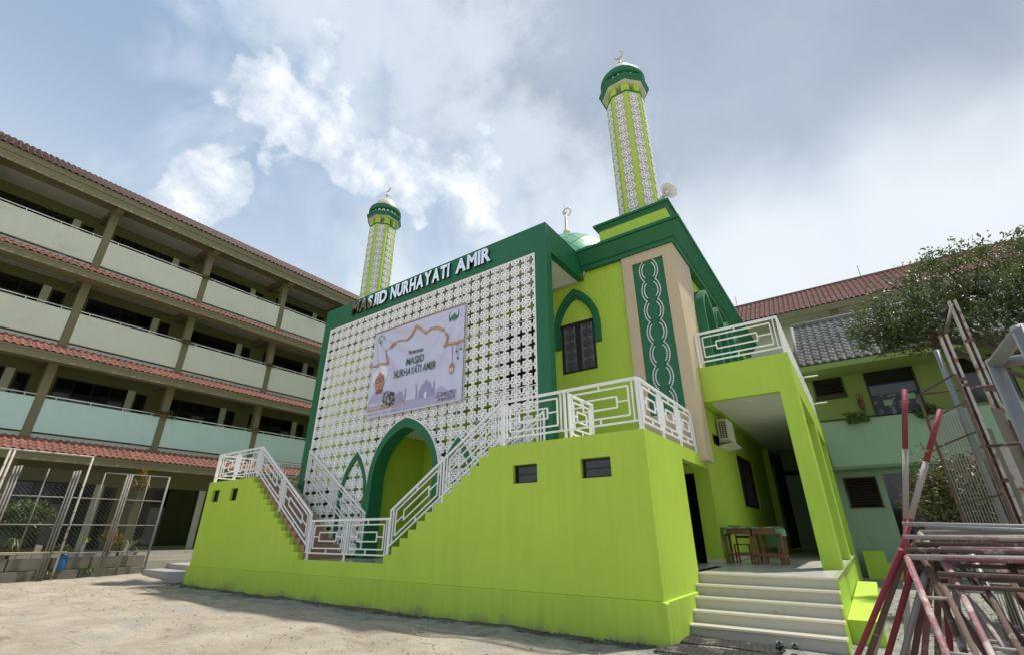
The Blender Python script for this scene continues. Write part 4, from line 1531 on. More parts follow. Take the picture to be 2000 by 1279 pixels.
print_poly([(-12.32, 6.10), (-12.14, 6.10), (-12.16, 6.07), (-12.30, 6.07)], 'ink_skin2', 4, 'portrait_mouth')
for x in (-12.38, -12.12):
    ribbon(circ(x, 6.31, 0.105, 0.075, 14) + [(x + 0.105, 6.31)], 0.022, 'ink_black', 4, 'portrait_glasses')
print_poly([(-12.28, 6.325), (-12.22, 6.325), (-12.22, 6.345), (-12.28, 6.345)], 'ink_black', 4.6, 'portrait_glasses')


def print_text(text, x0, x1, z0, h, m, lay=3, bold=0.0, shear=0.0, name='printed_word'):
    me = glyph(text, bold, 0.0, shear, 2)
    co = mesh_np(me)
    a, b_ = co[:, 0].min(), co[:, 0].max()
    L = wloc(ban)
    out = np.empty_like(co)
    for i, (gx, gy, gz) in enumerate(co):
        x, z = x0 + (gx - a) / (b_ - a) * (x1 - x0), z0 + gy / 0.70 * h
        out[i] = Vector(pr(x, z, lay)) - L
    me.vertices.foreach_set('co', out.reshape(-1))
    me.materials.clear()
    me.update()
    return link(name, me, m, ban)


print_text('Peresmian', -10.95, -10.29, 6.92, 0.15, 'ink_black', shear=0.35, bold=0.01)
print_text('MASJID', -11.02, -10.22, 6.57, 0.26, 'ink_green', bold=0.008)
print_text('NURHAYATI AMIR', -11.54, -9.68, 6.22, 0.26, 'ink_green', bold=0.008)
print_text('21 Syawal 1445 H', -9.53, -8.77, 5.32, 0.11, 'ink_black', shear=0.2)
print_text('30 April 2024 M', -9.49, -8.82, 5.15, 0.11, 'ink_black', shear=0.2)
print_poly([(-9.60, 5.285), (-8.75, 5.285), (-8.75, 5.30), (-9.60, 5.30)], 'ink_black', 3, 'printed_rule')
# caption lines too small to read: rows of short printed strokes
for z, h, x0, x1, m_, st_ in ((5.44, 0.09, -12.62, -11.98, 'ink_white', 0.085), (5.26, 0.11, -12.66, -10.76, 'ink_gold2', 0.095), (5.14, 0.05, -12.66, -11.3, 'ink_lilac2', 0.06)):
    x, q = x0, 0
    while x < x1:
        w = st_ * (0.45 + 0.3 * ((q * 7) % 5) / 5)
        if q % 6 != 5:
            print_poly([(x, z), (x + w, z), (x + w + 0.01, z + h * (0.75 + 0.25 * ((q * 3) % 2))), (x + 0.01, z + h)], m_, 5, 'caption_stroke')
        x += st_
        q += 1
# corner ties
for x, z in ((BX0 + 0.04, BZ1 - 0.04), (BX1 - 0.04, BZ1 - 0.04), (BX0 + 0.04, BZ0 + 0.04), (BX1 - 0.04, BZ0 + 0.04)):
    MB().tube([(x, YB - 0.02, z), (x + (0.06 if x > -10 else -0.06), 9.77, z + (0.06 if z > 6 else -0.06))], 0.007, 5).build('tie', 'wire', ban)

# ================================================================== railings
def railing(label, p0, p1, motifs, h=0.93, foot=0.06, name='railing', end=True, mid_posts=True, group='white steel railings'):
    """white steel railing from p0 to p1 (points on the floor line); rectangle-in-rectangle motifs"""
    p0, p1 = Vector(p0), Vector(p1)
    t = thing(name, label, 'railing', tuple((p0 + p1) / 2), group)
    d = p1 - p0
    hor = Vector((d.x, d.y, 0))
    Lh = hor.length
    up = Vector((0, 0, 1))
    nrm = hor.normalized().cross(up)

    def P(u, v):
        return p0 + d * (u / Lh) + up * v

    def bar(a, b_, w, name='bar'):
        return MB().bar(a, b_, w, w, up=tuple(nrm)).build(name, 'white', t, fix=False)
    bar(P(-0.02, h), P(Lh + 0.02, h), 0.052, 'top_rail')
    bar(P(0.02, 0.11), P(Lh - 0.02, 0.11), 0.034, 'bottom_rail')
    n = motifs
    seg = Lh / n
    for k in range(n + 1):
        u = seg * k
        if (k == 0 or k == n) and not end:
            continue
        bar(P(u, -foot), P(u, h - 0.025), 0.042, 'post')
        MB().bar(P(u, -foot), P(u, -foot + 0.012), 0.09, 0.09, up=tuple(nrm)).build('base_plate', 'white', t, fix=False)
    for k in range(n):
        u0, u1 = seg * k, seg * (k + 1)
        um = (u0 + u1) / 2
        g = 0.095
        for u in (u0 + g, u1 - g):
            bar(P(u, 0.125), P(u, h - 0.027), 0.028)
        a, b_ = u0 + g + 0.085, u1 - g - 0.085
        za, zb = 0.235, h - 0.125
        bar(P(a, za), P(b_, za), 0.030)
        bar(P(a, zb), P(b_, zb), 0.030)
        bar(P(a, za), P(a, zb), 0.0275)
        bar(P(b_, za), P(b_, zb), 0.0275)
        bar(P(um, 0.125), P(um, za - 0.015), 0.0265)
        bar(P(um, zb + 0.015), P(um, h - 0.027), 0.0265)
        ia, ib = a + (b_ - a) * 0.2, b_ - (b_ - a) * 0.2
        ja, jb = za + (zb - za) * 0.31, zb - (zb - za) * 0.31
        bar(P(ia, ja), P(ib, ja), 0.0295)
        bar(P(ia, jb), P(ib, jb), 0.0295)
        bar(P(ia, ja), P(ia, jb), 0.027)
        bar(P(ib, ja), P(ib, jb), 0.027)
        zm = (za + zb) / 2
        bar(P(a + 0.014, zm), P(ia - 0.014, zm), 0.026)
        bar(P(ib + 0.014, zm), P(b_ - 0.014, zm), 0.026)
    return t


YR = YF + 0.08
rise = (TZ - 0.95) / 13
railing('white railing along the front edge of the left terrace beside the school', (-19.55, YR, TZ + 0.06), (-16.56, YR, TZ + 0.06), 2)
railing('white railing along the outer end of the left terrace facing the school', (-19.60, YR + 0.08, TZ + 0.06), (-19.60, 12.0, TZ + 0.06), 3)
railing('sloping white railing on the outer side of the left stair flight', (-16.50, YR, TZ + 0.06), (-12.98, YR, 1.18), 2)
railing('sloping white railing on the inner side of the left stair flight', (-15.60, 9.65, 3.37), (-12.20, 9.65, 1.24), 2)
railing('short level white railing across the low landing between the two stair flights', (-12.92, YR + 0.01, 1.01), (-9.66, YR + 0.01, 1.01), 2)
railing('sloping white railing on the outer side of the right stair flight', (-9.62, YR, 1.20), (-6.22, YR, TZ + 0.06), 2)
railing('sloping white railing on the inner side of the right stair flight', (-9.4, 9.65, 1.32), (-5.86, 9.65, 3.40), 2)
railing('white railing along the front edge of the right terrace above the two vent windows', (-6.18, YR, TZ + 0.06), (-3.02, YR, TZ + 0.06), 2)
railing('white railing along the right end of the terrace in front of the beige pilaster', (-3.00, YR + 0.06, TZ + 0.06), (-3.00, 12.02, TZ + 0.06), 3)
railing('short white cross railing standing on the right terrace behind its front rail', (-4.55, YR + 0.12, TZ), (-4.55, 9.63, TZ), 1)
railing('white railing along the front of the upper side balcony over the porch', (-2.74, 12.78, 5.75), (-0.70, 12.78, 5.75), 1)
railing('white railing receding along the open side of the upper balcony', (-0.70, 12.83, 5.75), (-0.70, 22.9, 5.75), 6)

# ================================================================== things on the porch
ac = thing('air_conditioner', 'cream outdoor air conditioner unit mounted high on the porch wall', 'air conditioner', (-3.15, 15.8, 4.1))
box('casing', 'acbody', ac, -3.11, -2.80, 15.40, 16.22, 4.18, 4.82, bevel=0.012)
for k in range(3):
    gk = MB()
    for q in range(9):
        z = 4.25 + q * 0.058
        gk.box(-3.06 + 0.075 * k, -3.01 + 0.075 * k, 15.386, 15.399, z, z + 0.040)
    gg = gk.build('side_grille', 'black', ac)
    gg['kind'] = 'stuff'
MB().bar((-3.15, 15.5, 4.16), (-2.78, 15.5, 4.16), 0.03).build('bracket', 'white', ac)
MB().bar((-3.15, 16.1, 4.16), (-2.78, 16.1, 4.16), 0.03).build('bracket', 'white', ac)
MB().add([(-3.13, 15.3, 3.98), (-2.70, 15.3, 4.04), (-2.70, 16.4, 4.04), (-3.13, 16.4, 3.98), (-3.13, 15.3, 4.02), (-2.70, 15.3, 4.08), (-2.70, 16.4, 4.08), (-3.13, 16.4, 4.02)],
         [(3, 2, 1, 0), (4, 5, 6, 7), (0, 1, 5, 4), (1, 2, 6, 5), (2, 3, 7, 6), (3, 0, 4, 7)]).build('shelf_board', 'acbody', ac)


def desk(x0, x1, y0, y1, label):
    t = thing('school_desk', label, 'desk', ((x0 + x1) / 2, (y0 + y1) / 2, 0.9), 'wooden desks on the porch')
    box('desktop', 'wood', t, x0 - 0.02, x1 + 0.02, y0 - 0.02, y1 + 0.02, 1.705, 1.735, bevel=0.004)
    box('apron', 'wood', t, x0 + 0.02, x1 - 0.02, y0 + 0.012, y0 + 0.032, 1.57, 1.704)
    box('apron', 'wood', t, x0 + 0.02, x1 - 0.02, y1 - 0.032, y1 - 0.012, 1.57, 1.704)
    for x in (x0, x1 - 0.05):
        for y in (y0, y1 - 0.05):
            box('leg', 'wood', t, x, x + 0.05, y, y + 0.05, 0.9, 1.704)
        box('side_rail', 'wood', t, x + 0.01, x + 0.04, y0 + 0.05, y1 - 0.05, 1.06, 1.11)
        box('side_panel', 'wood', t, x + 0.012, x + 0.03, y0 + 0.05, y1 - 0.05, 1.52, 1.702)
    box('foot_rail', 'wood', t, x0 + 0.05, x1 - 0.05, y0 + 0.012, y0 + 0.035, 1.09, 1.14)
    return t


desk(-3.09, -2.45, 13.75, 14.25, 'brown wooden desk nearer the wall, under the left part of the green cloth')
desk(-2.41, -1.77, 13.75, 14.25, 'brown wooden desk nearer the pillar, under the right part of the green cloth')


def chair(cx, cy, label):
    t = thing('wooden_chair', label, 'chair', (cx, cy, 0.9), 'wooden chairs pushed under the desks')
    box('seat', 'wood', t, cx - 0.19, cx + 0.19, cy - 0.19, cy + 0.19, 1.32, 1.345)
    for x in (cx - 0.19, cx + 0.155):
        box('leg', 'wood', t, x, x + 0.035, cy - 0.19, cy - 0.155, 0.9, 1.319)
        box('leg', 'wood', t, x, x + 0.035, cy + 0.155, cy + 0.19, 0.9, 1.72)
        box('side_stretcher', 'wood', t, x + 0.005, x + 0.03, cy - 0.154, cy + 0.154, 1.05, 1.08)
    box('front_stretcher', 'wood', t, cx - 0.154, cx + 0.154, cy - 0.18, cy - 0.16, 1.12, 1.15)
    for z in (1.48, 1.64):
        box('back_slat', 'wood', t, cx - 0.154, cx + 0.154, cy + 0.165, cy + 0.185, z, z + 0.06)
    return t


chair(-2.76, 14.22, 'wooden chair tucked under the desk nearer the wall')
chair(-2.10, 14.22, 'wooden chair tucked under the desk nearer the pillar')
# cloth: top sheet and corner falls
ct = thing('tablecloth', 'pale green cloth thrown over both desks with hanging corners', 'tablecloth', (-2.4, 14.0, 1.735))
n1, n2 = 40, 20
P, F = [], []
for i in range(n1 + 1):
    for j in range(n2 + 1):
        u, v = i / n1, j / n2
        x = -3.17 + 1.46 * u
        y = 13.70 + 0.62 * v
        ex = max(0, -3.09 - x) + max(0, x + 1.77)
        ey = max(0, 13.735 - y) + max(0, y - 14.27)
        z = 1.742 + 0.003 * math.sin(9 * x + 5 * y)
        drop = min(0.22, (ex * 3.4 + ey * (1.0 if 0.10 < u < 0.88 else 4.5)))
        x2 = min(max(x, -3.115), -1.745)
        y2 = min(max(y, 13.722), 14.28)
        P.append((x2 + 0.02 * math.sin(v * 9) * (ex > 0), y2 + 0.012 * math.sin(u * 30) * (ey > 0), z - drop))
for i in range(n1):
    for j in range(n2):
        a = i * (n2 + 1) + j
        F.append([a, a + n2 + 1, a + n2 + 2, a + 1])
MB().add(P, F).build('cloth_sheet', 'clothgreen', ct, smooth=True)
MB().add([(-2.25, 14.285, 1.72), (-1.80, 14.285, 1.72), (-1.88, 14.30, 1.28), (-2.2, 14.31, 1.26), (-2.4, 14.285, 1.72), (-2.65, 14.285, 1.72), (-2.45, 14.31, 1.36)], [(0, 1, 2, 3), (5, 4, 6)]).build('cloth_fall', 'clothgreen', ct)
it = thing('bead_strand', 'small dark strand of beads lying on the green cloth near the wall', 'beads', (-2.8, 13.9, 1.745))
mb = MB()
for k in range(14):
    p = Vector((-2.98 + 0.022 * k, 13.86 + 0.03 * math.sin(k * 1.3), 1.762 + 0.01 * math.sin(k * 2.0)))
    mb.tube([p, p + Vector((0.02, 0.006, 0.004))], 0.012, 5)
mb.build('bead_row', 'black', it)['kind'] = 'stuff'

# ================================================================== roof tile pieces
def tile_mesh(w, l, amp, th=0.014, n=8):
    """S-shaped clay tile; local x runs down the slope, y across, z up (normal to the slope)"""
    mb = MB()
    top, bot = [], []
    for i in range(n + 1):
        y = -w / 2 + w * i / n
        z = amp * math.sin(2 * math.pi * i / n * 1.0 + 0.6)
        top.append((y, z))
    for x in (0.0, l):
        lift = 0.022 if x > 0 else 0.0
        mb.v += [(x, y, z + lift + th) for y, z in top]
    mb.v += [(l, y, z + 0.022 - th) for y, z in top]
    k = n + 1
    for i in range(n):
        mb.f.append([i, k + i, k + i + 1, i + 1])
        mb.f.append([k + i, 2 * k + i, 2 * k + i + 1, k + i + 1])
    return mb


def tile_field(parent, m, eave, y_dir, slope, w, expo, rows, cols, amp, single, name='roof_tile', flip=1, jitter=0.012, seed=1):
    """eave = lowest point of the first column; y_dir = unit vector along the eave; slope angle; down = outward horizontal.
    `single(r, c)` says which tiles are objects of their own; the rest become one part."""
    r_ = random.Random(seed)
    T = tile_mesh(w, expo * 1.16, amp)
    me = T.mesh('roof_tile')
    me.polygons.foreach_set('use_smooth', [True] * len(me.polygons))
    me.materials.append(M[m])
    e = Vector(eave)
    yd = Vector(y_dir)
    up = Vector((0, 0, 1))
    out = yd.cross(up) * flip
    down = (out * math.cos(slope) - up * math.sin(slope)).normalized()
    nrm = down.cross(yd)
    if nrm.z < 0:
        nrm = -nrm
    L = wloc(parent)
    rest = MB()
    for r in range(rows):
        for c in range(cols):
            pos = e + yd * (w * (c + 0.5)) - down * (expo * (r + 1)) + nrm * (0.004 + r_.uniform(-0.004, 0.006)) - down * r_.uniform(-jitter, jitter)
            mat3 = Matrix((down, yd, nrm)).transposed()
            mat4 = Matrix.Translation(pos) @ mat3.to_4x4()
            if single(r, c):
                o = bpy.data.objects.new(name, me)
                col.objects.link(o)
                o.parent = parent
                mat4.translation -= L
                o.matrix_basis = mat4
            else:
                rest.add([mat4 @ Vector(v) for v in T.v], T.f)
    if rest.v:
        o = rest.build(name + 's', m, parent, smooth=True, fix=False)
        o['kind'] = 'stuff'


# ================================================================== school building on the left
sch = thing('school_building', 'four storey pale green school block with red tile canopies and open corridors', 'building', (-29.5, 8, 0))
PXF = -28.0
COLS = [4.24 + 4.69 * k for k in range(-2, 6)]
Y0, Y1 = COLS[0], COLS[-1]
LV = [(5.60, 7.03, 'aqua'), (9.65, 11.09, 'pgreen'), (13.70, 15.10, 'pgreen')]
for i in range(len(COLS) - 1):
    a, b_ = COLS[i] + 0.165, COLS[i + 1] - 0.165
    for z0, z1, m_ in LV:
        box('parapet', m_, sch, PXF - 0.13, PXF, a, b_, z0, z1, bevel=0.008)
        hr = MB().tube([(PXF - 0.07, a, z1 + 0.135), (PXF - 0.07, b_, z1 + 0.135)], 0.024, 8).build('hand_rail', 'white', sch, smooth=True)
        for q in range(4):
            y = a + 0.35 + (b_ - a - 0.7) * q / 3
            MB().tube([(PXF - 0.07, y, z1 - 0.01), (PXF - 0.07, y, z1 + 0.12)], 0.016, 6).build('rail_post', 'white', hr)
for y in COLS:
    box('column', 'olive', sch, PXF - 0.42, PXF - 0.06, y - 0.16, y + 0.16, 0.2, 17.0)
# canopies and eave
for z in (4.77, 8.83, 12.90):
    MB().prism([(-27.0, z - 0.40), (-26.96, z - 0.40), (-26.96, z - 0.16), (-26.93, z - 0.15), (-26.93, z - 0.04), (-27.02, z - 0.03), (-28.131, z + 0.60), (-28.131, z - 0.24), (-27.06, z - 0.30), (-27.06, z - 0.36)], 'y', Y0, Y1).build('canopy', 'olive', sch)
EZ = 17.31
MB().prism([(-27.02, EZ - 0.72), (-26.98, EZ - 0.72), (-26.98, EZ - 0.34), (-26.92, EZ - 0.32), (-26.92, EZ - 0.03), (-33.5, EZ + 4.28), (-33.5, EZ + 0.25), (-28.46, EZ + 0.25), (-28.2, EZ - 0.22), (-27.1, EZ - 0.56), (-27.1, EZ - 0.68)], 'y', Y0, Y1).build('eave', 'olive', sch)
MB().prism([(-33.5, EZ + 4.28), (-40, EZ), (-40, EZ - 0.3), (-33.5, EZ - 0.3)], 'y', Y0, Y1).build('rear_roof', 'terraold', sch)
sl = math.atan2(0.63, 1.10)
ntile = int((Y1 - Y0) / 0.25)


def yi(y):
    return int((y - Y0) / 0.25)


for z, sing, m_, sd_ in ((4.77, lambda r, c: yi(2.4) <= c < yi(13.4), 'terra', 1), (8.83, lambda r, c: yi(2.0) <= c < yi(9.6), 'terra', 2), (12.90, lambda r, c: False, 'terra', 3)):
    tile_field(sch, m_, (-26.94, Y0, z - 0.02), (0, 1, 0), sl, 0.25, 0.305, 4, ntile, 0.034, sing, seed=sd_)
tile_field(sch, 'terraold', (-26.90, Y0, EZ - 0.02), (0, 1, 0), math.atan2(4.28, 6.58), 0.25, 0.33, 23, ntile, 0.034, lambda r, c: False, name='eave_tile', seed=4)
# corridor slabs with ceilings, cross beams
for z in (5.35, 9.40, 13.45):
    box('corridor_slab', 'ceilgrey', sch, -30.5, PXF - 0.13, Y0, Y1, z - 0.10, z + 0.2)
for z, h in ((5.25, 0.45), (9.30, 0.45), (13.35, 0.45)):
    for y in COLS:
        box('cross_beam', 'olive', sch, -30.5, PXF - 0.42, y - 0.14, y + 0.14, z - h, z)
box('corridor_ceiling', 'ceilgrey', sch, -30.5, -28.2, Y0, Y1, EZ + 0.07, EZ + 0.15)
for y in COLS:
    box('cross_beam', 'olive', sch, -30.5, -28.46, y - 0.15, y + 0.15, EZ - 0.25, EZ + 0.069)
    box('eave_bracket', 'olive', sch, -28.45, -27.3, y - 0.15, y + 0.15, EZ - 0.70, EZ - 0.45)
box('edge_beam', 'olive', sch, -28.45, -28.2, Y0, Y1, EZ - 0.30, EZ + 0.20)
# rear corridor wall with windows and doors
LW = [(1.05, 3.85), (6.55, 8.62), (10.75, 12.85), (14.75, 16.82)]
FLR = [0.90, 5.55, 9.60, 13.65]
hol = []
for y in COLS[:-1]:
    for (za, zb), fz in zip(LW, FLR):
        hol.append((y + 0.65, y + 3.55, za, zb, 'w'))
        hol.append((y + 3.95, y + 4.45, fz + 0.05, zb - 0.1, 'd'))
MB().cells([Y0, Y1] + [v for h in hol for v in h[:2]], [0.0, 17.45] + [v for h in hol for v in h[2:4]],
           lambda y, z: not any(h[0] < y < h[1] and h[2] < z < h[3] for h in hol), 'x', -30.68, -30.5).build('corridor_wall', 'olivewall', sch)
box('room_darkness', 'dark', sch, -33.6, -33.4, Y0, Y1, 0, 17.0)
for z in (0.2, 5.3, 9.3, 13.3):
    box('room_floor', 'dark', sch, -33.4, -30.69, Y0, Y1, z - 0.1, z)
for h in hol:
    ya, yb, za, zb, k = h
    if yb < -0.8 or ya > 19:
        continue
    f = MB().box(-30.56, -30.49, ya, ya + 0.07, za, zb).box(-30.56, -30.49, yb - 0.07, yb, za, zb).box(-30.56, -30.492, ya + 0.07, yb - 0.07, zb - 0.07, zb).box(-30.56, -30.492, ya + 0.07, yb - 0.07, za, za + 0.07)
    if k == 'w':
        for q in (1, 2, 3):
            y = ya + (yb - ya) * q / 4
            f.box(-30.56, -30.494, y - 0.03, y + 0.03, za + 0.07, zb - 0.07)
        for q in (1, 2):
            z = za + (zb - za) * q / 3
            f.box(-30.558, -30.496, ya + 0.07, yb - 0.07, z - 0.03, z + 0.03)
    fo = f.build('window' if k == 'w' else 'door', 'black', sch)
    if k == 'w':
        for q in range(4):
            for s in range(3):
                y0_, y1_ = ya + (yb - ya) * q / 4 + 0.03, ya + (yb - ya) * (q + 1) / 4 - 0.03
                z0_, z1_ = za + (zb - za) * s / 3 + 0.03, za + (zb - za) * (s + 1) / 3 - 0.03
                is_frosted = (int(ya * 7 + q * 3 + s * 5 + za * 11) % 5) < 2 and s < 2  # some of the lower panes get frosted grey glass
                if (int(ya * 5 + q + s * 2 + za * 3) % 7) == 0 and s == 2:
                    continue
                box('pane', 'glass2' if is_frosted else 'glass', fo, -30.535, -30.525, y0_, y1_, z0_, z1_)
    else:
        box('door_leaf', 'glass', fo, -30.54, -30.52, ya + 0.06, yb - 0.06, za, zb - 0.06)
    if k == 'w':
        box('window_jamb', 'pgreen', sch, -30.505, -30.44, yb + 0.01, yb + 0.32, za - 0.2, zb)
# little plates and a board on the corridor walls
box('ground_floor', 'cement', sch, -30.5, -27.6, Y0, Y1, 0.0, 0.90)
for k in range(3):
    box('plinth_step', 'riser', sch, -27.6 + 0.34 * k, -27.26 + 0.34 * k, 9.25, 18.0, 0.0, 0.88 - 0.17 * k)
box('gable_wall', 'pgreen', sch, -34.0, PXF - 0.2, Y1, Y1 + 0.2, 0, EZ)


def strap_plant(name, label, loc, n, length, m='leaflight', pot=True, seed=1, group='plants set along the school balconies', up=0.9, width=0.035):
    r_ = random.Random(seed)
    t = thing(name, label, 'plant', loc, group)
    c = Vector(loc) + Vector((0, 0, 0.16 if pot else 0))
    mb = MB()
    tint = []
    for k in range(n):
        a = r_.uniform(0, 2 * math.pi)
        L = length * r_.uniform(0.6, 1.15)
        d = Vector((math.cos(a), math.sin(a), 0))
        s = Vector((-math.sin(a), math.cos(a), 0))
        u = up * r_.uniform(0.5, 1.2)
        prev = None
        for q in range(6):
            tt = q / 5
            p = c + d * (L * tt * 0.8) + Vector((0, 0, L * (u * tt - 1.1 * tt * tt)))
            w = width * (1 - tt) ** 0.6 * (0.5 + tt if tt < 0.5 else 1) + 0.002
            cur = (p - s * w, p + s * w)
            if prev:
                mb.poly([prev[0], prev[1], cur[1], cur[0]])
            prev = cur
    o = mb.build('leaves', m, t, fix=False)
    at = o.data.attributes.new('tint', 'FLOAT', 'POINT')
    at.data.foreach_set('value', np.random.default_rng(seed).uniform(0, 1, len(o.data.vertices)).astype(np.float32))
    if pot:
        MB().lathe([(0.10, loc[2]), (0.14, loc[2] + 0.17), (0.15, loc[2] + 0.17), (0.13, loc[2] + 0.15)], 12, loc[:2]).build('pot', 'redpot', t)
    return t


strap_plant('spider_plant', 'large arching strap leaved plant on the second floor column of the school', (-28.02, 8.92, 7.03), 46, 0.75, seed=1, width=0.04)
strap_plant('spider_plant', 'smaller strap leaved plant beside the green frame on the second floor of the school', (-28.02, 13.6, 7.03), 30, 0.42, seed=2)
strap_plant('spider_plant', 'dark trailing plant on the third floor column above the large spider plant', (-28.02, 8.92, 11.09), 34, 0.42, m='leaf', seed=3, up=0.5)
strap_plant('spider_plant', 'dark trailing plant on the third floor column nearest the mosque', (-28.02, 13.6, 11.09), 34, 0.45, m='leaf', seed=4, up=0.5)
strap_plant('spider_plant', 'sparse dark plant on the top floor column of the school', (-28.02, 8.92, 15.10), 24, 0.38, m='leaf', seed=5, up=0.5)

# ================================================================== fence, planting bed and steps at the left
fe = thing('wire_fence', 'grey pipe and wire mesh fence in front of the planting bed by the school', 'fence', (-25.5, 6.5, 0))
FXX = -25.5
ps = 0
for y, n, zt in ((2.2, 3, 3.95), (4.04, 3, 3.95), (5.78, 3, 3.93), (7.56, 3, 3.93), (9.06, 1, 3.98)):
    for k in range(n):
        MB().tube([(FXX + 0.01 * k, y + 0.085 * (k - (n - 1) / 2), -0.1), (FXX + 0.01 * k, y + 0.085 * (k - (n - 1) / 2), zt + 0.02 * k)], 0.032 if n > 1 else 0.045, 8).build('post', 'fencepipe', fe, smooth=True)
for y in (3.1, 4.92, 6.70, 8.30):
    MB().tube([(FXX, y, 0.75), (FXX, y, 3.95)], 0.024, 8).build('thin_post', 'fencepipe', fe, smooth=True)
for z, a, b_ in ((3.95, 6.70, 9.06), (2.92, 1.6, 9.06), (1.93, 1.6, 9.06), (0.93, 1.6, 9.06)):
    MB().tube([(FXX, a, z), (FXX, b_, z + 0.02)], 0.024, 8).build('cross_rail', 'fencepipe', fe, smooth=True)
mb = MB()
sp = 0.14
for k in range(-30, 62):
    for sg in (1, -1):
        y, z = 1.6 + sp * k, 0.95
        y2, z2 = y + sg * 3.0, 3.95
        if sg < 0:
            y, y2 = y + 1.5, y2 + 1.5
        # clip to the fence
        t0, t1 = 0.0, 1.0
        dy = y2 - y
        for lim, s in ((1.6, 1), (9.05, -1)):
            tl = (lim - y) / dy
            if dy * s > 0:
                t0 = max(t0, tl)
            else:
                t1 = min(t1, tl)
        if t1 - t0 < 0.02:
            continue
        mb.tube([(FXX - 0.005 * sg, y + dy * t0, z + 3 * t0), (FXX - 0.005 * sg, y + dy * t1, z + 3 * t1)], 0.0028, 3, caps=False)
mb.build('wire_mesh', 'wire', fe, fix=False)['kind'] = 'stuff'

gf = thing('goal_frame', 'tall flaking white pipe goal frame standing in front of the wire fence', 'goal frame', (-25.25, 4.9, 0))
GX = -25.25
MB().tube([(GX, 6.08, -0.05), (GX, 6.06, 4.48)], 0.036, 8).build('upright', 'rustwhite', gf, smooth=True)
for dy in (0, 0.12):
    MB().tube([(GX, 3.60 + dy, -0.05), (GX, 3.62 + dy, 4.48)], 0.036, 8).build('upright', 'rustwhite', gf, smooth=True)
MB().tube([(GX, 2.4, 4.50), (GX, 6.10, 4.50)], 0.034, 8).build('crossbar', 'rustwhite', gf, smooth=True)

lw = thing('low_wall', 'low wall of stained concrete blocks below the wire fence', 'wall', (-26.0, 5.5, 0))
for r_ in range(2):
    for k in range(7):
        y = 0.9 + 1.22 * k + (0.3 if r_ else 0)
        if y > 9.0:
            continue
        y2 = min(y + 1.19, 9.15)
        box('concrete_block', 'concrete', lw, -26.02 - 0.16 * r_ + 0.02 * (k % 2), -25.80 - 0.16 * r_ + 0.02 * (k % 2), y, y2, -0.1 + 0.46 * r_, 0.345 + 0.44 * r_, bevel=0.015)
for k, y in enumerate((3.5, 5.55, 6.9, 8.4)):
    p = thing('concrete_stub', ['short pale concrete post by the blue drum, nearer the goal frame', 'short pale concrete post just right of the blue drum', 'short pale concrete post between the middle fence posts', 'short pale concrete post near the right end of the fence'][k], 'post', (-26.2, y, 0.3), 'short concrete posts in the planting bed')
    MB().prism([(y - 0.08, 0.3), (y + 0.08, 0.3), (y + 0.10 + 0.05 * (k % 2), 1.22), (y - 0.04, 1.25)], 'x', -26.28, -26.14).build('shaft', 'cement', p)
box_soil = box('planting_bed', 'concrete', None, -28.0, -26.1, 0.0, 9.2, -0.1, 0.55)
tag(box_soil, 'dark soil bed behind the low block wall', 'bed', kind='structure')
pk = thing('bamboo_pole', 'long tan bamboo pole tied level along the fence', 'pole', (-25.4, 3.5, 0.95))
MB().tube([(-25.38, 1.2, 1.10), (-25.40, 4.0, 1.0), (-25.42, 6.3, 0.98)], 0.028, 8).build('cane', mat('bamboo_tan', (0.36, 0.27, 0.15), 0.6, 0.2, 6.0), pk, smooth=True)

dr = thing('blue_drum', 'blue plastic drum planter standing by the low wall', 'drum', (-25.62, 6.28, 0.28))
MB().lathe([(0.13, 0.34), (0.15, 0.38), (0.165, 0.62), (0.15, 0.86), (0.13, 0.92), (0.12, 0.92), (0.11, 0.88)], 20, (-25.68, 6.32)).build('body', 'bluedrum', dr, smooth=True)
rl = np.random.default_rng(5)


def bush(name, label, c, rad, n, size, m, seed, group=None, cat='shrub', stem=None, shell=0.55, tintz=True, cl=40, aspect=0.4):
    """leafy plant: clumps of leaves through an uneven crown"""
    r_ = np.random.default_rng(seed)
    t = thing(name, label, cat, (c[0], c[1], c[2] - rad[2] if stem is None else stem), group)
    k = max(6, n // cl)
    d = r_.normal(size=(k, 3))
    d /= np.linalg.norm(d, axis=1)[:, None]
    rr = shell + (1 - shell) * r_.uniform(0, 1, k) ** 0.6
    cc = d * rr[:, None] * r_.uniform(0.75, 1.12, k)[:, None]
    pts = np.repeat(cc, cl, 0) + r_.normal(size=(k * cl, 3)) * 0.15
    tint = np.repeat(r_.uniform(0, 0.7, k), cl) * 0.6 + 0.3 * np.clip(pts[:, 2] + 0.3, 0, 1) + r_.uniform(-0.15, 0.15, k * cl)
    P = pts * np.array(rad) + np.array(c)
    me = leaves(P - np.array(wloc(t)), size, tint, seed, aspect)
    link('crown', me, m, t)
    mb = MB()
    zb = t.location.z
    mb.tube([(c[0], c[1], zb), (c[0] + 0.05, c[1], (zb + c[2]) / 2), (c[0], c[1] + 0.05, c[2])], [0.05 * (rad[2] + 0.5), 0.035 * (rad[2] + 0.5), 0.015], 7)
    mb.build('trunk', 'bark', t, smooth=True)
    for q in range(7):
        e = cc[q % k] * np.array(rad) * 0.85 + np.array(c)
        MB().tube([(c[0], c[1], c[2] - rad[2] * 0.55), tuple((np.array(c) + e) / 2 + np.array([0, 0, -0.1 * rad[2]])), tuple(e)], [0.022 * (rad[2] + 0.3), 0.014 * (rad[2] + 0.3), 0.006], 5).build('limb', 'bark', t, smooth=True)
    return t


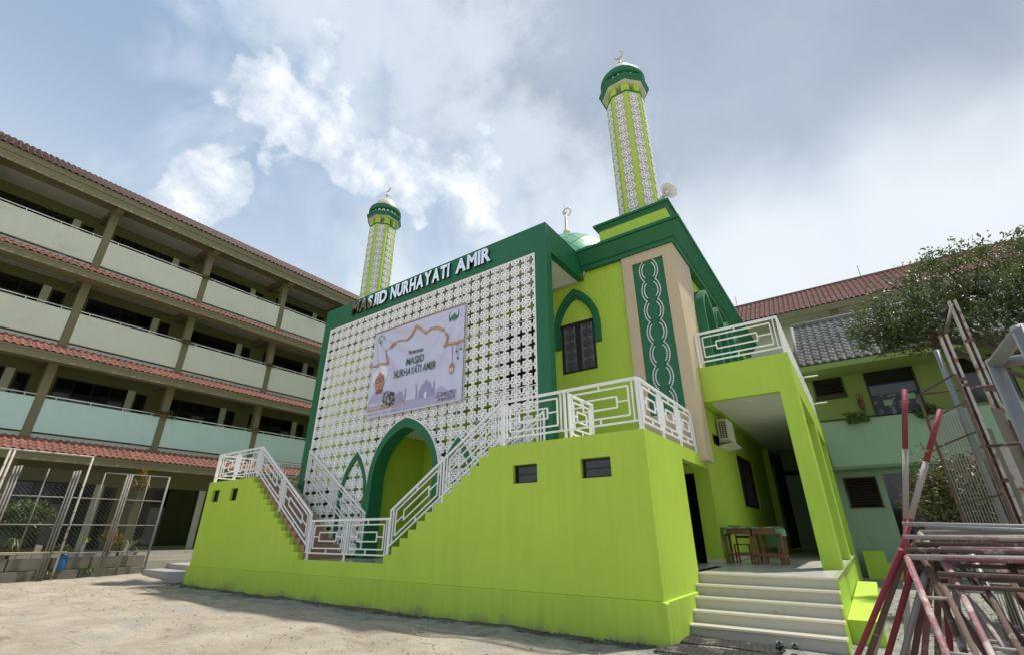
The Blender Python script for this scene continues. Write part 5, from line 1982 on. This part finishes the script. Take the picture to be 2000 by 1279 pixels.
bush('shrub', 'olive green bushy shrub behind the leftmost fence bay', (-26.9, 4.95, 2.25), (0.55, 0.85, 0.70), 3000, 0.13, 'leaf', 21, 'shrubs behind the wire fence', stem=0.5)
bush('shrub', 'low dark shrub at the far left edge behind the fence', (-26.9, 2.9, 1.6), (0.5, 0.8, 0.8), 1600, 0.12, 'leaf', 22, 'shrubs behind the wire fence', stem=0.5)
bush('yellow_tree', 'small tree with yellowing orange leaves behind the fence', (-26.9, 8.40, 3.75), (0.40, 0.42, 0.55), 900, 0.15, 'leafyel', 23, None, 'tree', stem=0.5)
bush('potted_shrub', 'small round yellow green plant growing in the blue drum', (-25.68, 6.22, 1.12), (0.20, 0.26, 0.20), 500, 0.10, 'leaflight', 24, stem=0.9)
bush('shrub', 'thin red leaved plant below the yellowing tree', (-26.6, 7.95, 1.5), (0.30, 0.40, 0.8), 360, 0.16, 'leafyel', 25, 'shrubs behind the wire fence', stem=0.5)
strap_plant('fern', 'bright green fern behind the second fence bay', (-26.5, 4.9, 1.35), 40, 0.55, seed=31, pot=False, group='ferns behind the wire fence', up=0.9)
strap_plant('fern', 'small green fern to the right of the blue drum', (-26.5, 7.0, 1.40), 26, 0.40, seed=32, pot=False, group='ferns behind the wire fence')
strap_plant('fern', 'low green fern at the foot of the wall behind the blue drum', (-25.75, 5.95, 0.35), 26, 0.40, seed=33, pot=False, group='ferns behind the wire fence')
strap_plant('fern', 'upright green grassy clump near the right end of the fence', (-26.4, 8.6, 1.0), 30, 0.7, seed=34, pot=False, group='ferns behind the wire fence', up=1.5)
strap_plant('fern', 'small green weed at the foot of the wall under the third fence bay', (-25.72, 7.25, 0.30), 26, 0.30, seed=35, pot=False, group='ferns behind the wire fence')

sl_ = thing('side_steps', 'grey cement and cream tiled steps at the left end of the mosque wall', 'steps', (-22, 9.5, 0))
box('step', 'cement', sl_, -24.75, -19.76, 8.78, 9.5, -0.1, 0.29, bevel=0.015)
box('step', 'cement', sl_, -24.30, -19.76, 9.501, 10.3, -0.1, 0.47, bevel=0.01)
box('apron', 'cement', sl_, -26.55, -19.76, 10.301, 18.0, -0.1, 0.40)

# ================================================================== building behind on the right
rb = thing('annex_building', 'two storey sage green annex with grey tiled roof and planted balcony', 'building', (3, 25, 0))
MB().prism([(-0.62, 4.08), (9.0, 4.08), (9.0, 5.92), (-0.66, 5.92), (-0.66, 5.2)], 'y', 24.0, 24.14).build('balcony_parapet', 'rgreen', rb)
box('balcony_slab', 'rgreen', rb, -0.66, 9.0, 24.141, 25.4, 4.0, 4.2)
hol = [(-0.60, 0.58, 7.18, 8.48), (1.37, 3.12, 6.20, 8.52), (-0.43, 0.71, 2.55, 3.76), (0.94, 2.02, 0.05, 3.83), (4.4, 6.0, 6.3, 8.5)]
MB().cells([-2.6, 9.0] + [v for h in hol for v in h[:2]], [4.2, 8.75] + [v for h in hol for v in h[2:] if v > 4.2], lambda x, z: not any(h[0] < x < h[1] and h[2] < z < h[3] for h in hol), 'y', 25.4, 25.6).build('upper_wall', 'rolive', rb)
MB().cells([-2.6, 9.0] + [v for h in hol for v in h[:2]], [0.0, 4.0] + [v for h in hol for v in h[2:] if v < 4.2], lambda x, z: not any(h[0] < x < h[1] and h[2] < z < h[3] for h in hol), 'y', 25.402, 25.6).build('lower_wall', 'rgreen', rb)
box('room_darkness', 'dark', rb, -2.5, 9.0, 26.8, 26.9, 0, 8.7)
for i in (0, 2):
    a, b_, c, d = hol[i]
    f = MB().box(a, a + 0.06, 25.36, 25.5, c, d).box(b_ - 0.06, b_, 25.36, 25.5, c, d).box(a + .06, b_ - .06, 25.362, 25.5, d - 0.06, d).build('louvre_window', 'louvre', rb)
    box('sill', 'louvre', f, a - 0.03, b_ + 0.03, 25.33, 25.5, c - 0.0, c + (0.2 if i == 0 else 0.05))
    for k in range(10):
        z = c + 0.16 + (d - c - 0.28) * k / 9
        MB().bar((a + 0.06, 25.44, z), (b_ - 0.06, 25.44, z), 0.10, 0.012, up=(0, -0.6, 0.8)).build('slat', 'louvre', f, fix=False)
a, b_, c, d = hol[1]
f = MB().box(a, a + 0.08, 25.37, 25.5, c, d).box(b_ - 0.08, b_, 25.37, 25.5, c, d).box(a + .08, b_ - .08, 25.372, 25.5, d - 0.5, d - 0.44).box(a + .08, b_ - .08, 25.374, 25.5, d - .08, d).build('balcony_window', 'black', rb)
box('pane', 'glass', f, a + 0.08, b_ - 0.08, 25.46, 25.47, c + 0.9, d - 0.08)
box('pane', mat('poster_covered_glass', (0.03, 0.035, 0.06), 0.4, 0.3, 8, dirt=(0.26, 0.27, 0.34), dscale=5, dthr=(0.52, 0.60)), f, a + 0.08, b_ - 0.08, 25.455, 25.465, c + 0.05, c + 0.88)
for x, z in ((1.78, 6.62), (2.62, 6.78)):
    box('notice', 'rgreen', f, x, x + 0.28, 25.42, 25.43, z, z + 0.24)
box('door', 'glass', rb, hol[3][0], hol[3][1], 25.5, 25.53, 0.05, 3.83)
box('door_leaf', mat('navy_door', (0.015, 0.02, 0.06), 0.4, 0.1), rb, 1.35, 2.0, 25.45, 25.49, 0.05, 2.4)
box('window', 'glass', rb, hol[4][0], hol[4][1], 25.5, 25.53, hol[4][2], hol[4][3])
fb = thing('wall_cage', 'small rusty wire cage holding an extinguisher on the annex wall', 'cage', (1.0, 25.4, 6.5))
for x in (0.89, 1.0, 1.11):
    MB().bar((x, 25.30, 6.48), (x, 25.30, 7.24), 0.018).build('bar', 'rust', fb, fix=False)
for z in (6.48, 6.85, 7.24):
    MB().bar((0.88, 25.30, z), (1.12, 25.30, z), 0.02).build('hoop', 'rust', fb, fix=False)
MB().lathe([(0.06, 6.56), (0.07, 6.6), (0.07, 6.98), (0.03, 7.06), (0.03, 7.12)], 12, (1.0, 25.36)).build('extinguisher', 'pred', fb, smooth=True)
MB().tube([(-0.66, 23.96, 5.98), (1.6, 23.96, 5.98)], 0.03, 8).build('pipe_rail', 'black', rb)
# roof of the annex
EV = (-0.85, 23.3, 8.36)
rs_ = math.atan2(11.30 - 8.36, 26.5 - 23.3)
MB().prism([(23.30, 8.20), (23.26, 8.33), (26.5, 11.27), (30.0, 8.2)], 'x', -0.83, 9.0).build('roof_deck', 'louvre', rb)
MB().prism([(23.28, 8.05), (23.33, 8.05), (23.33, 8.27), (23.27, 8.27)], 'x', -0.85, 9.0).build('fascia', 'rolive', rb)
MB().box(-0.8, 9.0, 23.34, 25.4, 8.15, 8.2).build('eave_soffit', 'rolive', rb)
tile_field(rb, 'greytile', EV, (1, 0, 0), rs_, 0.30, 0.335, 13, 33, 0.04, lambda r, c: c < 23, name='roof_tile', seed=9)
MB().tube([(-0.86, 26.5, 11.36), (9.0, 26.5, 11.36)], 0.13, 10).build('ridge_cap', 'greytile', rb, smooth=True)
MB().tube([(-0.86, 23.4, 8.50), (-0.86, 26.5, 11.36)], 0.07, 8).build('verge_cap', 'greytile', rb, smooth=True)
bush('balcony_plant', 'round green plant on the annex balcony left of the dark window', (0.63, 23.85, 5.98), (0.42, 0.35, 0.26), 900, 0.13, 'leaflight', 41, 'plants on the annex balcony', 'plant', stem=5.8)
bush('balcony_plant', 'darker green plant on the annex balcony half hidden by the rusty panel', (2.85, 23.85, 5.92), (0.42, 0.35, 0.32), 800, 0.13, 'leaf', 42, 'plants on the annex balcony', 'plant', stem=5.8)

# taller block behind with maroon roof
tb = thing('rear_building', 'long rear block with a maroon tiled roof seen above the annex', 'building', (3, 33, 0))
EVR = (-9.0, 32.0, 14.47)
rr2 = math.atan2(17.0 - 14.47, 35.3 - 32.0)
MB().prism([(32.0, 14.30), (31.97, 14.44), (35.3, 16.98), (39, 14.3)], 'x', -9.0, 14.0).build('roof_deck', 'louvre', tb)
MB().prism([(31.98, 14.0), (32.06, 14.0), (32.06, 14.4), (31.96, 14.4)], 'x', -9.0, 14.0).build('fascia', 'olive', tb)
tile_field(tb, 'redtile', EVR, (1, 0, 0), rr2, 0.29, 0.33, 13, 79, 0.04, lambda r, c: False, name='roof_tile', seed=10)
MB().tube([(-9, 35.3, 17.04), (14, 35.3, 17.04)], 0.12, 10).build('ridge_cap', 'terraold', tb, smooth=True)
box('wall', 'ceilgrey', tb, -9.0, 14.0, 33.6, 33.8, 0, 14.3)
box('soffit', 'ceilgrey', tb, -9.0, 14.0, 32.07, 33.6, 14.05, 14.12)
for x in (-6.0, 1.15, 8.3):
    box('column', 'olive', tb, x, x + 0.4, 32.3, 32.7, 0, 14.04)
box('parapet', 'olivewall', tb, -9.0, 14.0, 33.2, 33.35, 9.0, 12.2)
for x in (3.45, -4.2):
    MB().tube([(x, 35.3, 17.1), (x, 35.3, 17.95)], 0.02, 6).build('lightning_rod', 'fencepipe', tb)

# ================================================================== trees on the right
tr = thing('tree', 'dark leafy tree spreading over the annex roof at the right edge', 'tree', (4.6, 16.3, 0))
r_ = np.random.default_rng(77)
lobes = [(1.75, 15.8, 6.95, .85, .9, .60), (2.5, 15.9, 7.6, 1.0, 1.0, .75), (3.5, 16.0, 7.95, 1.15, 1.1, .75), (4.6, 16.1, 7.75, 1.3, 1.2, .85), (1.4, 15.8, 6.75, .6, .6, .42), (2.5, 15.7, 6.45, .8, .7, .42), (3.4, 15.6, 6.35, .9, .8, .5), (5.8, 16.2, 7.6, 1.3, 1.2, 1.1), (1.55, 15.7, 6.55, .55, .6, .38),
         (2.9, 15.7, 6.9, .9, .9, .55), (4.0, 15.6, 7.0, 1.2, 1.0, .6), (5.2, 15.6, 6.6, 1.2, 1.0, .8), (2.2, 15.8, 6.45, .6, .6, .3), (6.4, 16.2, 6.6, 1.2, 1.2, 1.2), (4.8, 16.8, 6.2, 1.0, .9, .6)]
C, T = [], []
for (x, y, z, a, b_, c) in lobes:
    k = int(52 * a * b_ * c) + 12
    d = r_.normal(size=(k, 3))
    d /= np.linalg.norm(d, axis=1)[:, None]
    q = d * (0.35 + 0.75 * r_.uniform(0, 1, (k, 1)) ** 0.5)
    cen = q * np.array([a, b_, c]) + np.array([x, y, z])
    for cc, dd in zip(cen, q):
        nl = 26
        tw = r_.normal(size=3)
        tw /= np.linalg.norm(tw)
        along = r_.uniform(-0.30, 0.30, nl)
        C.append(cc + along[:, None] * tw + r_.normal(size=(nl, 3)) * 0.075)
        T.append(np.full(nl, 0.25 + 0.35 * dd[2]) + r_.uniform(-0.2, 0.3) + r_.uniform(-0.12, 0.12, nl))
C, T = np.concatenate(C), np.concatenate(T)
link('crown', leaves(C - np.array(wloc(tr)), 0.125, T, 5, 0.42), 'leaf', tr)
MB().tube([(4.6, 16.3, -0.2), (4.55, 16.3, 2.5), (4.7, 16.2, 5.0), (4.6, 16.1, 6.2)], [0.22, 0.18, 0.14, 0.09], 10).build('trunk', 'bark', tr, smooth=True)
for i, (x, y, z, *_r) in enumerate(lobes):
    s = Vector((4.65, 16.2, 4.6 + 0.12 * i))
    e = Vector((x, y, z))
    m_ = s.lerp(e, 0.5) + Vector((0, 0, -0.15 + 0.1 * (i % 3)))
    MB().tube([s, m_, e, e + (e - m_) * 0.5], [0.075, 0.05, 0.028, 0.008], 7).build('limb', 'bark', tr, smooth=True)
    for q in range(3):
        f_ = e + Vector(r_.normal(size=3)) * 0.45
        MB().tube([m_.lerp(e, 0.6), (m_.lerp(e, 0.6) + f_) / 2 + Vector((0, 0, 0.08)), f_], [0.02, 0.014, 0.005], 5).build('twig', 'bark', tr, smooth=True)
bush('shrub', 'dense shrub with some coppery young leaves below the leaning pipes', (1.75, 13.2, 2.0), (0.98, 0.9, 1.0), 5200, 0.125, 'leafbush', 61, None, stem=0.0, shell=0.5)
bush('shrub', 'dark shrub at the right edge behind the steel frames', (3.6, 13.2, 2.2), (1.0, 0.9, 1.2), 3600, 0.13, 'leaf', 62, None, stem=0.0, shell=0.5)

# ================================================================== scaffold frames stacked like a tent
def pipe_thing(name, label, cat, segs, r0, group=None, base=None):
    """segs: list of (p0, p1, material)"""
    p0 = Vector(base if base else segs[0][0])
    t = thing(name, label, cat, tuple(p0), group)
    for s in segs:
        a, b_, m_ = s[:3]
        rr_ = s[3] if len(s) > 3 else r0
        nm = s[4] if len(s) > 4 else 'pipe'
        MB().tube([a, Vector(a).lerp(Vector(b_), 0.5), b_], rr_, 10).build(nm, m_, t, smooth=True)
    return t


GRP = 'scaffold frames leaning together'


def ladder(x, top, foot, width, cols, label, rungs=6, span=1.22, r0=0.0175):
    """a scaffold frame: two ladder sides `span` apart joined by a top bar"""
    segs = []
    tx, ty, tz = top
    fx, fy, fz = foot
    for e, dx in enumerate((0.0, span)):
        for q, w in enumerate((0.0, width if e == 0 else -width)):
            sh = 0.0 if q == 0 else 0.10
            a = Vector((tx + dx + w, ty + (fy - ty) * sh, tz + (fz - tz) * sh))
            b_ = Vector((fx + dx + w, fy, fz))
            segs.append((a, b_, cols[(e * 2 + q) % len(cols)], r0 if q == 0 else r0 * 0.85, 'upright'))
        for k in range(rungs):
            f_ = 0.14 + 0.80 * k / (rungs - 1)
            p = Vector(top).lerp(Vector(foot), f_) + Vector((dx, 0, 0))
            segs.append((p, p + Vector((width if e == 0 else -width, 0, 0)), 'pwhite', r0 * 0.55, 'rung'))
    segs.append((Vector(top), Vector(top) + Vector((span, 0, 0)), cols[-1], r0, 'top_bar'))
    p = Vector(top).lerp(Vector(foot), 0.10)
    segs.append((p + Vector((width, 0, 0)), p + Vector((span - width, 0, 0)), 'rust', r0 * 0.7, 'brace'))
    return pipe_thing('scaffolding', label, 'scaffold frame', segs, r0, GRP, foot)


near = [((0.150, 4.10, 1.46), (0.235, 2.75, 0.0), ['ppink', 'rust', 'rust', 'pwhite'], 'pink and rust scaffold frame leaning nearest the camera'),
        ((0.330, 4.16, 1.505), (0.42, 2.85, 0.0), ['ppink', 'rust', 'ppink', 'ppink'], 'faded pink scaffold frame, second from the tent end on the camera side'),
        ((0.205, 4.22, 1.53), (0.62, 3.00, 0.0), ['rust', 'pwhite', 'rust', 'rust'], 'rust brown scaffold frame in the middle of the leaning stack'),
        ((0.24, 4.30, 1.57), (0.30, 3.20, 0.0), ['rust', 'pwhite', 'ppink', 'pwhite'], 'rusty scaffold frame with a whitish top bar behind the pink ones'),
        ((0.27, 4.40, 1.60), (0.80, 3.40, 0.0), ['pwhite', 'rust', 'rust', 'pwhite'], 'pale worn scaffold frame farthest back in the leaning stack'),
        ((0.62, 4.18, 1.44), (0.72, 2.95, 0.0), ['rust', 'rust', 'ppink', 'rust'], 'dark rusty scaffold frame right of the pink ones'),
        ((0.74, 4.34, 1.50), (0.95, 3.30, 0.0), ['rust', 'ppink', 'rust', 'rust'], 'rusty scaffold frame with one pinkish upright near the right edge'),
        ((0.50, 4.48, 1.52), (0.55, 3.55, 0.0), ['galv', 'rust', 'rust', 'rust'], 'scaffold frame with one grey upright deep in the stack')]
for tp, ft, cl, lb in near:
    ladder(0, tp, ft, 0.125, cl, lb)
far = [((0.135, 4.13, 1.50), (-0.77, 5.12, 0.0), 'pred', 'bright red scaffold pipe, leftmost of the leaning bundle'),
       ((0.150, 4.16, 1.48), (-0.66, 5.15, 0.0), 'rust', 'brown scaffold pipe just right of the red one'),
       ((0.19, 4.2, 1.44), (-0.50, 5.2, 0.0), 'pred', 'second red scaffold pipe in the leaning bundle'),
       ((0.22, 4.22, 1.36), (-0.40, 5.2, 0.0), 'galv', 'grey steel scaffold pipe in the leaning bundle'),
       ((0.25, 4.25, 1.40), (-0.27, 5.2, 0.0), 'rust', 'brown scaffold pipe right of the grey one'),
       ((0.28, 4.28, 1.45), (-0.15, 5.2, 0.0), 'ppink', 'dull pink scaffold pipe in the leaning bundle'),
       ((0.31, 4.30, 1.45), (-0.02, 5.2, 0.0), 'rust', 'thin brown scaffold pipe in the middle of the bundle'),
       ((0.34, 4.32, 1.46), (0.10, 5.2, 0.0), 'pred', 'dark red scaffold pipe at the right of the leaning bundle'),
       ((0.38, 4.34, 1.46), (0.22, 5.2, 0.0), 'galv', 'dull grey scaffold pipe at the right end of the bundle')]
for tp, ft, m_, lb in far:
    pipe_thing('scaffold_pipe', lb, 'pipe', [(tp, ft, m_)], 0.0185, 'loose scaffold pipes', ft)
bars = [((0.19, 4.36, 1.655), (1.6, 4.30, 1.60), 'pwhite', 'whitish pipe lying topmost across the scaffold tent'),
        ((0.30, 4.28, 1.635), (1.6, 4.20, 1.565), 'galv', 'grey pipe lying second from the top of the scaffold tent'),
        ((0.17, 4.20, 1.575), (1.6, 4.22, 1.545), 'pwhite', 'pale pipe lying third across the scaffold tent'),
        ((0.16, 4.12, 1.50), (1.6, 4.14, 1.485), 'rust', 'brown pipe lying lower across the scaffold tent'),
        ((0.33, 4.08, 1.455), (1.6, 4.05, 1.44), 'ppink', 'dull pinkish pipe lying second lowest across the scaffold tent'),
        ((0.27, 4.02, 1.375), (1.6, 4.00, 1.36), 'rust', 'thin brown pipe lowest across the scaffold tent')]
for a, b_, m_, lb in bars:
    pipe_thing('scaffold_pipe', lb, 'pipe', [(a, b_, m_)], 0.0145, 'loose scaffold pipes', a)
for k in range(6):
    a = Vector((0.62 + 0.13 * k, 4.62 + 0.06 * (k % 2), 1.42))
    b_ = Vector((0.95 + 0.10 * k, 3.8 - 0.1 * (k % 3), 0.0))
    pipe_thing('wooden_prop', ['rough dark timber prop at the left inside the scaffold stack', 'second dark timber prop inside the scaffold stack', 'third dark timber prop inside the scaffold stack', 'fourth dark timber prop inside the scaffold stack', 'fifth dark timber prop inside the scaffold stack', 'rightmost dark timber prop inside the scaffold stack'][k], 'prop', [(a, b_, 'rust')], 0.03, 'timber props in the scaffold stack', b_)


def banded(label, top, foot, cuts, seed):
    t = thing('striped_pole', label, 'pole', tuple(foot), 'red and white poles')
    a, b_ = Vector(top), Vector(foot)
    for i in range(len(cuts) - 1):
        MB().tube([a.lerp(b_, cuts[i]), a.lerp(b_, cuts[i + 1])], 0.026, 10).build('band', 'pred' if i % 2 == 0 else 'pwhite', t, smooth=True)


banded('taller red and white striped pole crossing the shorter one above the scaffold', (0.67, 6.5, 3.03), (-0.13, 6.5, 0.0), [0, 0.205, 0.43, 0.62, 0.82, 1.0], 1)
banded('shorter red and white striped pole leaning right above the scaffold', (0.87, 6.3, 2.74), (-0.53, 6.3, 0.0), [0, 0.18, 0.37, 0.6, 0.8, 1.0], 2)

# steel frames standing at the right
gp_ = pipe_thing('galvanised_pole', 'slim grey galvanised pole standing in front of the rusty gate panel', 'pole', [((1.45, 9.0, 4.1), (1.45, 9.0, 0.0), 'galv')], 0.038, None, (1.45, 9.0, 0))
pnl = thing('gate_panel', 'rusty barred steel gate panel standing behind the grey pole', 'gate panel', (1.27, 9.1, 0))
A, B = Vector((1.10, 9.35, 0)), Vector((1.50, 8.75, 0))
D = (B - A)
for u in (0.0, 1.0):
    p = A + D * u
    MB().bar(p, p + Vector((0, 0, 3.55 + 0.1 * u)), 0.034).build('stile', 'rust', pnl, fix=False)
for z in (0.3, 1.2, 1.95, 2.75, 3.15, 3.55):
    MB().bar(A + Vector((0, 0, z)), B + Vector((0, 0, z + 0.1)), 0.018).build('rail', 'rust', pnl, fix=False)
for k in range(1, 15):
    p = A + D * (k / 15)
    MB().tube([p + Vector((0, 0, 0.3)), p + Vector((0, 0, 3.15))], 0.007, 5).build('bar', 'fencepipe', pnl)
for i, (x, y, zt, lb) in enumerate(((1.93, 9.5, 5.02, 'taller flaking white and rust steel channel post at the right'), (1.58, 9.0, 4.34, 'shorter flaking white steel channel post beside the grey pole'))):
    t = thing('channel_post', lb, 'post', (x, y, 0), 'steel channel posts')
    for dx in (-0.035, 0.035):
        box('flange', 'rustwhite', t, x + dx - 0.016, x + dx + 0.016, y - 0.04, y + 0.04, 0, zt - abs(dx))
    box('web', 'rust', t, x - 0.019, x + 0.019, y + 0.01, y + 0.03, 0, zt - 0.06)
    for z in (2.2, 3.5, zt - 0.75):
        box('tie_plate', 'rust', t, x - 0.055, x + 0.055, y - 0.047, y - 0.041, z, z + 0.05)
pipe_thing('brace_bar', 'rusty diagonal brace joining the tops of the two channel posts', 'bar', [((1.90, 9.42, 4.90), (1.60, 9.08, 4.28), 'rust')], 0.022)
pipe_thing('tie_bar', 'rusty level bar tying the gate panel to the channel posts', 'bar', [((1.15, 9.2, 3.52), (2.05, 9.1, 3.50), 'rust')], 0.018)
pipe_thing('tie_bar', 'lower rusty level bar across the steel posts', 'bar', [((1.48, 8.9, 2.66), (2.2, 8.9, 2.68), 'rust')], 0.022)
# worn timber and sheet lengths between the posts
for k, (x, zt, m_) in enumerate(((1.70, 3.0, 'concrete'), (1.80, 2.75, 'rustwhite'), (1.90, 3.25, 'concrete'), (2.02, 3.05, 'rust'), (2.14, 3.1, 'rustwhite'), (2.28, 3.35, 'concrete'))):
    t = thing('old_plank', ['grey weathered plank just right of the shorter channel post', 'narrow whitewashed plank second from the shorter channel post', 'broad grey plank below the taller channel post', 'rust stained plank right of the taller channel post', 'whitewashed plank second from the right edge', 'grey plank at the right edge behind the pipe frame'][k], 'plank', (x, 9.3, 0), 'old planks stacked upright')
    MB().add([(x - 0.05, 9.25, 0), (x + 0.05, 9.25, 0), (x + 0.05, 9.29, 0), (x - 0.05, 9.29, 0), (x - 0.07, 9.30 + 0.04 * k % 0.1, zt), (x + 0.04, 9.30 + 0.04 * k % 0.1, zt - 0.06), (x + 0.04, 9.36, zt - 0.04), (x - 0.07, 9.36, zt)],
             [(3, 2, 1, 0), (4, 5, 6, 7), (0, 1, 5, 4), (1, 2, 6, 5), (2, 3, 7, 6), (3, 0, 4, 7)]).build('board', m_, t)
pfm = 'galv'
pipe_thing('pipe_frame', 'thick grey galvanised pipe frame at the right edge close to the camera', 'pipe frame',
           [((1.215, 5.5, 0), (1.215, 5.5, 2.97), pfm, 0.052, 'post'), ((1.285, 4.85, 0), (1.285, 4.85, 3.03), pfm, 0.052, 'post'), ((1.215, 5.52, 2.93), (1.285, 4.83, 2.99), pfm, 0.050, 'top_rail'),
            ((1.25, 5.5, 2.93), (2.6, 5.5, 2.93), pfm, 0.046, 'cross_rail'), ((1.25, 5.5, 2.44), (2.6, 5.5, 2.44), pfm, 0.046, 'cross_rail'), ((1.30, 4.85, 2.99), (2.6, 4.85, 2.99), pfm, 0.05, 'cross_rail')], 0.05, None, (1.215, 5.5, 0))

# ================================================================== mats, sandals, rubble
def rubber_mat(label, c, ux, uy, n, seed):
    t = thing('rubber_mat', label, 'mat', (c[0], c[1], 0.0), 'rubber mats at the foot of the steps')
    ux, uy = Vector(ux), Vector(uy)
    r_ = random.Random(seed)
    mb = MB()
    for k in range(n):
        a = Vector(c) + uy * (k / (n - 1) - 0.5)
        prev = None
        pts = []
        for q in range(9):
            u = q / 8 - 0.5
            p = a + ux * u
            p.z = 0.020 + 0.012 * math.sin(4 * u + k * 0.12 + seed)
            pts.append(p)
        for q in range(8):
            mb.bar(pts[q], pts[q + 1], 0.030, 0.014)
    mb.build('slats', 'rubber', t, fix=False)['kind'] = 'stuff'
    mb = MB()
    for q in range(6):
        u = q / 5 - 0.5
        prev = None
        for k in range(n):
            p = Vector(c) + uy * (k / (n - 1) - 0.5) + ux * u * 0.97
            p.z = 0.020 + 0.012 * math.sin(4 * u * .97 + k * 0.12 + seed) + (0.009 if (k + q) % 2 else -0.009)
            if prev is not None:
                mb.bar(prev, p, 0.022, 0.010)
            prev = p
    mb.build('binding_strips', 'rubber', t, fix=False)['kind'] = 'stuff'


rubber_mat('dark slatted rubber mat lying against the bottom entrance step', (-2.22, 8.98, 0), (0.10, 0.62, 0), (1.42, -0.10, 0), 34, 1)
rubber_mat('darker crumpled rubber mat lying nearest the camera before the steps', (-2.15, 8.20, 0), (0.15, 0.75, 0), (1.55, -0.05, 0), 36, 2)


def sandal(c, ang, label):
    t = thing('sandal', label, 'sandal', c, 'pair of sandals')
    ca, sa = math.cos(ang), math.sin(ang)
    out = [(0.13, 0.0), (0.11, 0.035), (0.05, 0.045), (-0.05, 0.032), (-0.11, 0.033), (-0.13, 0.0), (-0.11, -0.033), (-0.05, -0.030), (0.05, -0.038), (0.11, -0.032)]
    pts = [(c[0] + x * ca - y * sa, c[1] + x * sa + y * ca) for x, y in out]
    MB().prism(pts, 'z', c[2], c[2] + 0.022).build('sole', 'black', t)
    for s in (-1, 1):
        a = [(0.075, 0.0, 0.025), (0.04, 0.022 * s, 0.055), (-0.01, 0.042 * s, 0.022)]
        MB().tube([(c[0] + x * ca - y * sa, c[1] + x * sa + y * ca, c[2] + z) for x, y, z in a], 0.009, 6).build('strap', 'galv', t, smooth=True)


sandal((-1.50, 9.05, 0.06), 1.9, 'dark sandal on the mat, left of the pair')
sandal((-1.30, 9.02, 0.06), 1.75, 'dark sandal on the mat, right of the pair')


def rubble(name, label, n, fx, fy, smin, smax, m, seed):
    r_ = random.Random(seed)
    mb = MB()
    for k in range(n):
        x, y = fx(r_), fy(r_)
        s = smin + (smax - smin) * r_.random() ** 3
        P = []
        for q in ((1, 0, 0), (-1, 0, 0), (0, 1, 0), (0, -1, 0), (0, 0, 1), (0, 0, -1)):
            j = r_.uniform(0.6, 1.25)
            P.append((x + q[0] * s * j + r_.uniform(-.3, .3) * s, y + q[1] * s * j, 0.008 + q[2] * s * 0.6 * j))
        mb.add(P, [(0, 2, 4), (2, 1, 4), (1, 3, 4), (3, 0, 4), (2, 0, 5), (1, 2, 5), (3, 1, 5), (0, 3, 5)])
    o = mb.build(name, m, None, fix=False)
    tag(o, label, 'rubble', kind='stuff')


M['stone'] = mat('rubble_stone', (0.30, 0.28, 0.25), 0.9, 0.35, 12.0)
M['stonedark'] = mat('dark_rubble', (0.10, 0.095, 0.085), 0.95, 0.35, 9.0)
rubble('wall_foot_rubble', 'dark broken mortar and soil along the foot of the green wall', 1500, lambda r: r.uniform(-20.2, -3.1), lambda r: 8.28 - abs(r.gauss(0, 0.13)), 0.006, 0.040, 'stonedark', 1)
rubble('yard_pebbles', 'scattered small stones over the dusty yard', 2600, lambda r: r.uniform(-26, -2.5), lambda r: r.uniform(4.5, 8.2), 0.006, 0.03, 'stone', 2)
rubble('fence_foot_rubble', 'pale stones along the foot of the low block wall', 260, lambda r: -25.6 + abs(r.gauss(0, 0.5)), lambda r: r.uniform(3.0, 9.4), 0.012, 0.07, 'stone', 3)
rubble('planter_gravel', 'gravel and leaf litter beside the porch planter', 900, lambda r: r.uniform(-0.15, 2.6), lambda r: r.uniform(7.0, 19), 0.012, 0.05, 'stone', 4)
